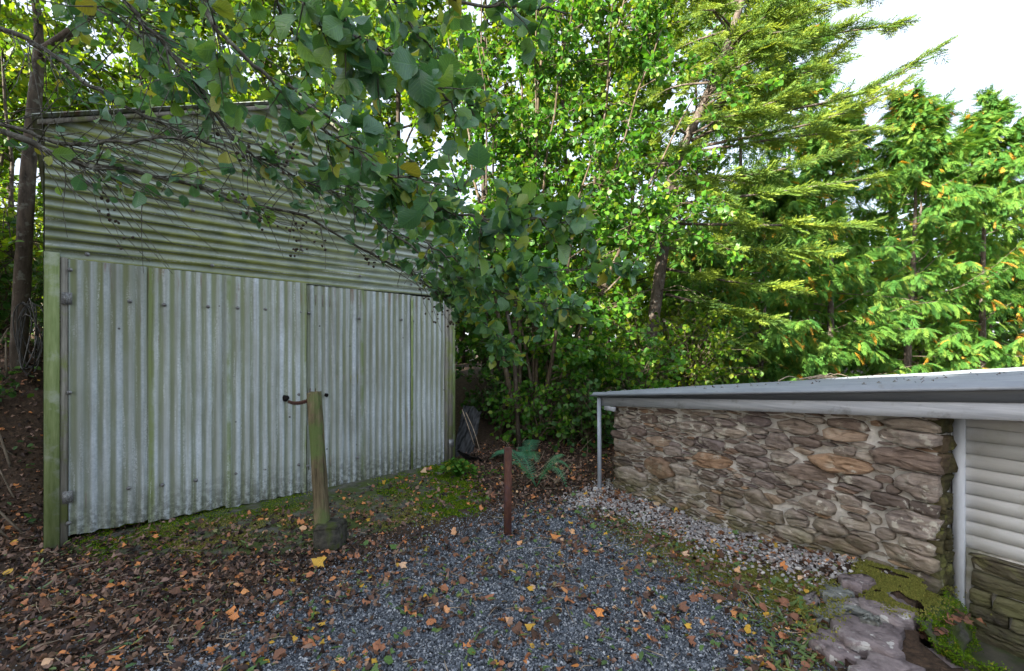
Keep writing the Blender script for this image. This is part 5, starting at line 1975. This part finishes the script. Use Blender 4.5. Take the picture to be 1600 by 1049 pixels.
def cypress(label, x, y, h, rad, n, fs, nind, group='cypress trees behind the outbuilding'):
    z0 = float(ground_z(x, y))
    t = thing('cypress_tree', label, 'cypress', (x, y, z0), 0, group)
    f = np.linspace(0, 1, 9)
    P = np.stack([.12 * np.sin(3 * f + x), .1 * np.cos(4 * f), f * h], -1)
    V, T = tubes([P], [.11 * (1.02 - f)], 8)
    MB().add(V, T).build('trunk', M['bark_spruce'], t, smooth=True)
    # boughs: sweep outward then turn up at the tip
    nb = 150
    u = np.concatenate([rng.uniform(.03, .98, nb - 26), rng.uniform(.72, 1.0, 26)])
    az = rng.uniform(0, 6.28, nb)
    L = rad * np.clip(1.12 - u ** 1.25, .14, 1) * rng.uniform(.7, 1.12, nb)
    s = np.linspace(0, 1, 6)
    d = np.stack([np.cos(az), np.sin(az), 0 * az], -1)
    B = np.stack([np.interp(u, f, P[:, 0]), np.interp(u, f, P[:, 1]), u * h], -1)[:, None] + d[:, None] * (L[:, None] * s)[..., None]
    B[:, :, 2] += L[:, None] * ((rng.uniform(-.35, .55, nb) + .55 * u ** 2)[:, None] * s + rng.uniform(-.25, .2, nb)[:, None] * s ** 2)
    B[:, 1:] += rng.normal(0, .04, (nb, 5, 3))
    V, T = tubes(B[::3], np.repeat((.012 * (1.1 - .95 * s))[None], nb, 0)[::3] * (.4 + L / rad)[::3, None], 5)
    MB().add(V, T).build('boughs', M['bark_twig'], t, kind='stuff')
    i = rng.integers(0, nb, n)
    g = rng.uniform(.08, 1, n) ** .65 * 4.999
    k = g.astype(int)
    gr = (g - k)[:, None]
    p = B[i, k] * (1 - gr) + B[i, k + 1] * gr
    bd = nrm(B[i, k + 1] - B[i, k])
    sd = np.cross(bd, [0, 0, 1.0]) * rng.choice([-1, 1], n)[:, None]
    ax = nrm(bd * rng.uniform(.35, 1.2, (n, 1)) + sd * rng.uniform(0, .9, (n, 1)) + np.stack([0 * g, 0 * g, rng.normal(-.52, .30, n)], -1))
    no = nrm(np.array([0, 0, .8]) + bd * .35 + rng.normal(0, .35, (n, 3)))
    sc = fs * rng.uniform(.55, 1.2, n)
    wp = p + [x, y, z0]
    vd = nrm(wp - [0, 0, CZ])
    behind = np.sum((wp - [x, y, 0])[:, :2] * vd[:, :2], 1) > .35
    kf = rootfree(wp + ax * .3) & in_view(wp, 260) & ~(behind & (rng.random(n) < .65))
    p, ax, no, sc, wp = p[kf], ax[kf], no[kf], sc[kf], wp[kf]
    Rm = frames(ax, no)
    front = in_view(wp, 0)
    key = np.where(front, -sc / np.linalg.norm(wp - [0, 0, CZ], axis=1), 0)
    order = np.argsort(key + .02 * rng.random(len(key)) * front)
    for q_ in order[:nind]:
        place('frond', FRM[rng.integers(6)], t, p[q_], Rm[q_], float(sc[q_]))
    r_ = order[nind:]
    scatter_obj('crown', FR, p[r_], Rm[r_], sc[r_], rng.random(len(r_)), M['cypress'], t, kind='stuff')


cypress('broad cypress filling the gap right of the spruce over the roof', 6.4, 11.8, 5.9, 2.5, 8600, .37, 60)
cypress('cypress with yellowing sprays right of centre above the roof', 9.2, 13.0, 7.9, 2.8, 10500, .38, 70)
cypress('tallest cypress with bare tips against the grey sky', 12.4, 14.2, 9.2, 2.9, 10500, .40, 70)
cypress('cypress at the right edge of the picture', 15.4, 14.8, 9.0, 2.9, 9000, .42, 50)
cypress('small cypress half hidden under the spruce branches', 4.6, 11.4, 3.9, 2.1, 6000, .34, 40)
cypress('tall dark conifer standing deep behind the spruce', 8.6, 17.0, 16.5, 3.3, 4200, .70, 5, 'dark conifers far behind')
cypress('second dark conifer deep behind the yellowing cypress', 10.8, 17.8, 14.5, 3.4, 4200, .70, 5, 'dark conifers far behind')
cypress('third dark conifer deep behind the tallest cypress', 17.3, 19.4, 10.5, 3.3, 3200, .70, 5, 'dark conifers far behind')
cypress('fourth dark conifer deep at the right edge', 21.5, 20.4, 9.6, 3.3, 3200, .70, 5, 'dark conifers far behind')

# spruce, leaning, with its long right-hand boughs
sb = np.array([2.75, 9.5, float(ground_z(2.75, 9.5)) - .1])
spr = thing('spruce', 'leaning spruce with long upswept sunlit branches against the sky', 'spruce', tuple(sb))
trk = smooth_line([sb, at(1035, 400, 9.5), at(1052, 270, 9.5), at(1105, 150, 9.6), at(1150, 30, 9.7), at(1195, -110, 9.8), at(1235, -260, 9.9)], 18) - sb
V, T = tubes([trk], [np.linspace(.13, .04, 18)], 10)
MB().add(V, T).build('trunk', M['bark_spruce'], spr, smooth=True)
# boughs by pixel: start on the trunk, end where the photo shows their tips
BO = [((1150, 60), (1330, -60), (1420, -30), 9.0), ((1120, 120), (1270, 60), (1400, 40), 8.9), ((1110, 190), (1330, 150), (1482, 66), 9.1), ((1090, 230), (1280, 190), (1415, 130), 8.8),
      ((1070, 240), (1230, 215), (1380, 200), 8.6), ((1060, 280), (1200, 270), (1330, 230), 8.9), ((1050, 320), (1210, 300), (1365, 278), 8.3), ((1045, 350), (1200, 352), (1352, 352), 8.2),
      ((1045, 380), (1170, 390), (1290, 395), 8.2), ((1040, 420), (1140, 440), (1240, 450), 8.2), ((1100, 160), (1160, 90), (1230, 70), 8.3), ((1130, 90), (1190, 30), (1270, -20), 8.6),
      ((1060, 270), (1100, 290), (1150, 330), 7.9), ((1045, 360), (1090, 375), (1140, 385), 7.8), ((1090, 190), (1150, 180), (1260, 140), 8.2), ((1050, 300), (1030, 330), (1000, 370), 8.6),
      ((1140, 50), (1100, 0), (1060, -40), 9.0), ((1170, -20), (1290, -90), (1400, -120), 9.4), ((1180, -60), (1260, -130), (1350, -180), 9.6), ((1110, 140), (1190, 130), (1310, 100), 8.5),
      ((1040, 460), (1120, 480), (1210, 500), 8.6), ((1035, 500), (1100, 530), (1180, 540), 8.8), ((1130, 100), (1260, 20), (1370, -10), 9.2), ((1080, 220), (1200, 160), (1330, 60), 9.4)]
B = []
for a_, m_, e_, ye in BO:
    B.append(smooth_line([at(a_[0], a_[1], 9.5), at(m_[0], m_[1], (9.5 + ye) / 2), at(e_[0], e_[1], ye)], 9))
# boughs to the far side and left, from chance
for k in range(34):
    i = rng.integers(3, 17)
    a_ = trk[i] + sb
    az = rng.uniform(-.6, 2.6)
    L = rng.uniform(1.3, 3.0)
    B.append(smooth_line([a_, a_ + [math.cos(az) * L * .5, math.sin(az) * L * .5, .12 * L], a_ + [math.cos(az) * L, math.sin(az) * L, .05 * L]], 9))
for k in range(22):
    i = rng.integers(4, 18)
    a_ = trk[i] + sb
    az = rng.uniform(-2.6, -.6)
    L = rng.uniform(.7, 1.6)
    B.append(smooth_line([a_, a_ + [math.cos(az) * L * .5, math.sin(az) * L * .5, .06 * L], a_ + [math.cos(az) * L, math.sin(az) * L, -.12 * L]], 9))
B = np.array(B) - sb
for P_ in B[:24]:
    V, T = tubes([P_], [np.linspace(.034, .008, 9)], 6)
    MB().add(V, T).build('bough', M['bark_spruce'], spr, smooth=True)
V, T = tubes(B[24:], np.repeat(np.linspace(.03, .006, 9)[None], len(B) - 24, 0), 5)
MB().add(V, T).build('far_boughs', M['bark_spruce'], spr, kind='stuff')
# dead bare twigs near the trunk
i = rng.integers(2, 14, 46)
az = rng.uniform(0, 6.28, 46)
L = rng.uniform(.4, 1.5, 46)
s = np.linspace(0, 1, 5)
D = trk[i][:, None] + np.stack([np.cos(az)[:, None] * L[:, None] * s, np.sin(az)[:, None] * L[:, None] * s, (.25 * s - .5 * s ** 2) * L[:, None]], -1) + rng.normal(0, .03, (46, 5, 3))
V, T = tubes(D, np.repeat(np.linspace(.013, .003, 5)[None], 46, 0), 4)
MB().add(V, T).build('dead_twigs', M['bark_twig'], spr, kind='stuff')
ns = 2350
i = np.concatenate([rng.integers(0, 24, int(ns * .66)), rng.integers(24, len(B), ns - int(ns * .66))])
g = (rng.uniform(.10, 1, ns) ** .8) * 7.999
k = g.astype(int)
gr = (g - k)[:, None]
p = B[i, k] * (1 - gr) + B[i, k + 1] * gr
bd = nrm(B[i, k + 1] - B[i, k])
sd = nrm(np.cross(bd, [0, 0, 1.0])) * rng.choice([-1, 1], ns)[:, None]
ax = nrm(bd * rng.uniform(.5, 1.2, (ns, 1)) + sd * rng.uniform(.1, 1.0, (ns, 1)) + np.stack([0 * g, 0 * g, rng.normal(-.12, .22, ns)], -1))
no = nrm(np.array([0, 0, 1.0]) + rng.normal(0, .3, (ns, 3)))
sc = .56 * rng.uniform(.5, 1.15, ns) * (1.15 - .45 * g / 8)
p = p + sd * rng.uniform(0, .25, (ns, 1)) * (1.1 - g / 8)[:, None]
wp = p + sb
kf = rootfree(wp)
p, ax, no, sc, wp = p[kf], ax[kf], no[kf], sc[kf], wp[kf]
Rm = frames(ax, no)
order = np.argsort(np.where(in_view(wp, 0), -sc / wp[:, 1], 0))
for q_ in order[:280]:
    place('spray', SPM[rng.integers(4)], spr, p[q_], Rm[q_], float(sc[q_]))
r_ = order[280:]
scatter_obj('needle_sprays', SPR, p[r_], Rm[r_], sc[r_], rng.random(len(r_)), M['spruce'], spr, kind='stuff')

# far woodland that closes the view low down
n = 25000
x = rng.uniform(-27, 31, n)
y = 18 + 5 * rng.random(n) + .12 * np.abs(x)
top = 6.0 + 1.6 * wob(x, 0 * x, .45) + np.where(x > 9, 1.0, 0)
z = .6 + (top) * rng.random(n) ** .9
p = np.stack([x, y, z], -1)
no = nrm(rng.normal(0, .6, (n, 3)) + [0, -.3, .6])
scatter_obj('woodland', [leaf_tpl(1, .8, .2, .1)], p, frames(rng.normal(0, 1, (n, 3)), no), rng.uniform(.25, .55, n), rng.random(n), M['far'], kind='stuff')
nt_ = 34
xt = rng.uniform(-30, 32, nt_)
yt = rng.uniform(17.5, 21, nt_)
P = np.stack([np.stack([xt, yt, 0 * xt + .5], -1), np.stack([xt + rng.normal(0, .2, nt_), yt, 0 * xt + 3.5], -1), np.stack([xt + rng.normal(0, .5, nt_), yt, 0 * xt + 6.3], -1)], 1)
V, T = tubes(P, np.repeat(np.array([[.16, .12, .05]]), nt_, 0), 6)
MB().add(V, T).build('woodland_trunks', M['bark_dark'], kind='stuff')

# ------------------------------------------------------------------ the alder that overhangs the picture
AT = np.array([-3.9, 1.0, float(ground_z(-3.9, 1.0)) - .1])
ald = thing('alder_tree', 'overhanging alder with lichened limbs and round leaves reaching across the shed front', 'tree', tuple(AT))
tk = smooth_line([AT, AT + [.05, .05, 1.6], AT + [-.05, .15, 3.2], AT + [.1, .2, 5.2], AT + [.2, .2, 7.8]], 14) - AT
V, T = tubes([tk], [np.linspace(.17, .05, 14)], 12)
MB().add(V, T).build('trunk', M['bark_alder'], ald, smooth=True)
AL = [leaf_tpl(5, .84, .26, .34, .56, serr=.07, wave=.07), leaf_tpl(5, .80, .36, .50, .58, serr=.07, twist=.5, wave=.06), leaf_tpl(5, .90, .14, .15, .60, serr=.07, twist=-.5, wave=.09), leaf_tpl(5, .78, .46, -.25, .56, serr=.07, wave=.05), leaf_tpl(5, .70, .7, .3, .54, serr=.06, twist=.4)]
ALM = [tpl_mesh('leaf', t, M['alder'], True) for t in AL]
# limbs in pixels with their distance; r0, r1, first leafed fraction, twigs, twig length, leaves per twig
BR = [([(-300, -60, 2.5), (0, 40, 2.4), (60, 75, 2.4), (150, 140, 2.45), (210, 175, 2.5), (280, 205, 2.6), (360, 240, 2.7)], .018, .006, .25, 16, .30, 6),
      ([(-300, 160, 2.3), (0, 192, 2.3), (80, 220, 2.35), (160, 224, 2.4), (230, 218, 2.45), (270, 215, 2.5), (345, 200, 2.6)], .016, .005, .30, 8, .26, 4),
      ([(-300, 140, 2.2), (0, 205, 2.25), (60, 232, 2.3), (120, 255, 2.35), (200, 265, 2.4), (300, 290, 2.55), (390, 320, 2.7), (470, 335, 2.9), (560, 390, 3.1), (640, 425, 3.3), (700, 458, 3.4)], .020, .005, .20, 60, .32, 5),
      ([(120, -140, 1.9), (195, 0, 1.9), (240, 50, 1.95), (290, 110, 2.0), (330, 170, 2.1), (380, 230, 2.3), (450, 270, 2.5), (540, 310, 2.7), (620, 370, 2.9)], .013, .004, .10, 56, .30, 5),
      ([(250, -120, 1.5), (320, 20, 1.55), (380, 80, 1.6), (440, 140, 1.7), (480, 185, 1.8), (540, 230, 1.9), (600, 270, 1.9), (660, 285, 1.75), (720, 300, 1.55)], .011, .003, .10, 40, .22, 5),
      ([(380, -120, 1.25), (480, 5, 1.3), (560, 60, 1.35), (640, 105, 1.5), (700, 150, 1.7), (725, 205, 1.8)], .010, .003, .10, 30, .20, 7),
      ([(600, -110, 1.5), (690, -10, 1.5), (760, 10, 1.55), (830, 12, 1.6), (885, 22, 1.65)], .008, .003, .15, 14, .17, 6),
      ([(540, 235, 1.95), (620, 295, 2.0), (700, 330, 2.0), (780, 345, 2.0), (850, 345, 1.95), (905, 350, 1.9)], .007, .0025, .10, 42, .22, 8),
      ([(600, 320, 2.6), (680, 390, 2.7), (760, 420, 2.7), (850, 425, 2.6), (960, 412, 2.4)], .007, .0025, .15, 38, .24, 8),
      ([(620, 370, 2.9), (700, 425, 3.0), (780, 455, 3.0), (860, 480, 3.0), (925, 486, 2.9)], .007, .0025, .10, 40, .26, 8),
      ([(450, 130, 2.6), (540, 205, 2.8), (620, 275, 3.0), (690, 345, 3.1), (745, 425, 3.1)], .008, .003, .05, 56, .30, 7),
      ([(470, 240, 2.6), (540, 290, 2.8), (600, 350, 3.0), (680, 400, 3.1), (760, 470, 3.2)], .007, .003, .05, 40, .28, 6),
      ([(640, 425, 3.3), (700, 470, 3.4), (760, 510, 3.4), (800, 548, 3.4)], .006, .002, .05, 34, .26, 8),
      ([(350, -160, 1.9), (420, -20, 2.1), (470, 70, 2.3), (530, 150, 2.5), (600, 220, 2.6), (660, 260, 2.7)], .011, .003, .05, 44, .30, 6),
      ([(520, -160, 1.9), (600, -20, 2.1), (660, 60, 2.3), (700, 110, 2.4), (740, 180, 2.5)], .010, .003, .05, 34, .30, 8),
      ([(200, -160, 2.4), (300, -20, 2.7), (380, 60, 2.9), (450, 120, 3.0), (520, 190, 3.1)], .011, .003, .05, 40, .34, 5),
      ([(0, -160, 2.5), (90, -30, 2.8), (180, 30, 2.9), (260, 80, 3.0), (330, 130, 3.1)], .010, .003, .10, 26, .32, 7)]
allL = []
tws = []
for (cp_, r0, r1, f0, ntw, tl, nlf) in BR:
    c0 = np.array([at(a_, b_, Y_) for a_, b_, Y_ in cp_])
    if cp_[0][0] < 0 or cp_[0][1] < 0:                       # joined back to the trunk
        j = tk[int(np.clip((c0[0][2] + .1) / 7.8 * 13, 3, 12))] + AT
        c0 = np.vstack([j, (j + c0[0]) / 2 + [0, 0, .12], c0])
        f0 = f0 + (1 - f0) * .12
    P_ = smooth_line(c0, 34)
    P_[1:-1] += rng.normal(0, .006, (32, 3))
    P_ -= AT
    V, T = tubes([P_], [np.linspace(r0, r1, 34) * (1 + rng.normal(0, .07, 34))], 8)
    bo = MB().add(V, T).build('branch', M['bark_alder'], ald, smooth=True)
    TP, lp, Rm, sc = twigs_leaves(P_[None], None, ntw, tl, nlf, .073, .25, f0, .75, .30, .10)
    sc = sc * rng.uniform(.62, 1.25, len(sc))
    tws.append(TP)
    if cp_[0][0] < 130:            # fine bare twigs besides
        tws.append(twigs_leaves(P_[None], None, 42, .55, 1, .07, .3, .3, .6)[0])
    for i in range(len(lp)):
        allL.append((bo, lp[i], Rm[i], sc[i]))
TP = np.concatenate(tws)
V, T = tubes(TP, np.repeat(np.array([[.0032, .0026, .002, .0013]]), len(TP), 0), 4)
MB().add(V, T).build('twigs', M['bark_alder'], ald, kind='stuff')
lp = np.array([a_[1] for a_ in allL])
Rm = np.array([a_[2] for a_ in allL])
sc = np.array([a_[3] for a_ in allL])
wp = lp + AT
px, py = to_px(wp)
dist = np.linalg.norm(wp - [0, 0, CZ], axis=1)
# the door fronts stay clear of leaves, as does the open middle of the picture
ok = (dist > .95) & ~inpoly([(60, 350), (440, 352), (640, 425), (665, 470), (715, 560), (960, 590), (960, 1100), (60, 1100)], px, py) & ~((px < 60) & (py > 300) & (px > -50))
thin = inpoly([(60, 170), (330, 170), (430, 300), (560, 330), (620, 400), (440, 352), (60, 352)], px, py) & (rng.random(len(lp)) < .55)
ok &= ~thin
idx = np.where(ok)[0]
vis = in_view(wp[idx], 20)
order = idx[np.argsort(np.where(vis, -sc[idx] / dist[idx], 0))]
for i in order[:300]:
    place('leaf', ALM[rng.integers(5)], allL[i][0], lp[i], Rm[i], float(sc[i]))
r_ = order[300:]
ALS = [leaf_tpl(3, .84, .26, .34, .56, wave=.07), leaf_tpl(3, .80, .36, .50, .58, twist=.5), leaf_tpl(3, .90, .14, .15, .60, twist=-.5), leaf_tpl(3, .70, .7, .3, .54, twist=.4)]
scatter_obj('foliage', ALS, lp[r_], Rm[r_], sc[r_], rng.random(len(r_)), M['alder'], ald, smooth=True, kind='stuff')
# strings of little cones
cones, strings = [], []
for (pts) in ([(628, 405, 3.2), (655, 435, 3.2), (672, 470, 3.2), (690, 520, 3.2)], [(690, 455, 3.3), (688, 480, 3.3), (700, 500, 3.3), (712, 505, 3.3)], [(455, 335, 2.85), (470, 372, 2.85), (466, 400, 2.85)],
              [(395, 325, 2.75), (440, 350, 2.8), (470, 355, 2.8), (520, 385, 2.85)], [(560, 392, 3.1), (575, 405, 3.1), (590, 408, 3.1)], [(300, 292, 2.55), (380, 320, 2.5), (420, 350, 2.5)], [(120, 255, 2.35), (160, 310, 2.4), (190, 380, 2.45)],
              [(440, 200, 2.3), (452, 235, 2.3), (440, 262, 2.3)], [(360, 190, 2.2), (372, 220, 2.2), (380, 250, 2.2)]):
    P_ = smooth_line([at(*a_) for a_ in pts], 10) - AT
    strings.append(P_)
    for k in range(14):
        c = P_[rng.integers(4, 10)] + rng.normal(0, .028, 3)
        cones.append(c)
strings = np.array(strings)
V, T = tubes(strings, np.repeat(np.linspace(.0028, .0012, 10)[None], len(strings), 0), 4)
MB().add(V, T).build('hanging_twigs', M['bark_alder'], ald, kind='stuff')
cones = np.array(cones)
cv = tpl_ico(3, 1.3, .1)
scatter_obj('cones', [cv], cones, rand_rot(len(cones)), rng.uniform(.006, .010, len(cones)), rng.random(len(cones)), M['bark_dark'], ald, kind='stuff')
# the rest of its crown, above and left of the frame: it shades the yard
nl = 11
u = rng.integers(6, 12, nl)
az = rng.uniform(2.0, 5.2, nl)
L = rng.uniform(1.2, 2.4, nl)
s = np.linspace(0, 1, 6)
el = rng.uniform(.15, .8, nl)
PL = tk[u][:, None] + np.stack([np.cos(az)[:, None] * L[:, None] * s, np.sin(az)[:, None] * L[:, None] * s, np.sin(el)[:, None] * L[:, None] * s * .9], -1)
PL[:, 1:] += rng.normal(0, .08, (nl, 5, 3))
TP, lp, Rm, sc = twigs_leaves(PL, None, 46, .8, 14, .10, .2, .15, 1.0)
wp = lp + AT
px, py = to_px(wp)
k = (wp[:, 2] > 2.9) & ~((wp[:, 1] > .2) & (py > -25) & (px > -120) & (px < 1720))
tpx, tpy = to_px(TP[:, 3] + AT)
kt = ~(((TP[:, 3] + AT)[:, 1] > .2) & (tpy > -40) & (tpx > -150) & (tpx < 1750))
V, T = tubes(PL, np.repeat((.03 * (1.05 - .9 * s))[None], nl, 0), 5)
b = MB().add(V, T)
V, T = tubes(TP[kt], np.full((kt.sum(), 4), .005), 3)
b.add(V, T)
b.build('upper_branches', M['bark_alder'], ald, kind='stuff')
scatter_obj('upper_crown', HZ, lp[k], Rm[k], sc[k], rng.random(k.sum()), M['alder'], ald, kind='stuff')
# unseen row of tall trees far behind the camera, added to block the sun
for (x, y, h, sp_, lab) in ((-19.0, -13.3, 15.6, 3.6, 'tall broad tree added as sun blocker far behind the camera on the left, middle of its row'), (-16.2, -16.4, 15.2, 3.6, 'tall broad tree added as sun blocker far behind the camera, nearest end of the row'),
                            (-22.0, -10.2, 15.6, 3.6, 'tall broad tree added as sun blocker far behind the camera, farthest left of the row'), (-20.2, -15.8, 16.6, 3.8, 'tallest tree added as sun blocker far behind the camera, second line of the row'), (-22.6, -13.0, 16.6, 3.8, 'tall tree added as sun blocker far behind the camera at the back of the row'),
                            (-17.4, -17.6, 16.0, 3.6, 'tall tree added as sun blocker far behind the camera, second line at the near end'),
                            (-14.4, -14.6, 14.0, 3.4, 'tall tree added as sun blocker far behind the camera, standing in front of the row'), (-18.2, -10.6, 13.6, 3.4, 'tall tree added as sun blocker far behind the camera, in front of the row on the left')):
    rng = np.random.default_rng(int(1000 + abs(x) * 10))
    z = float(ground_z(x, y))
    tree('sun_blocker_tree', lab, 'tree', (x, y, z - .1), (x + .3, y, h), sp_, 62, 16, 12, .62, M['under'], M['bark_dark'], .24, 'unseen row of tall trees added to shade the yard', .14, .25, 1.1, tpls=BK, tw_tubes=False)

# straw and dead bracken stalks round the fern
st = []
for k in range(26):
    a_ = on_ground(rng.uniform(790, 930), rng.uniform(700, 770))
    d = np.array([rng.normal(0, .12), rng.normal(0, .1), rng.uniform(.05, .30)])
    st.append([a_, a_ + d * .5 + rng.normal(0, .01, 3), a_ + d])
sticks('dead_bracken', 'brown dead bracken stalks in the leaf litter beside the fern', 'stalks', st, .0045, M['stick'])
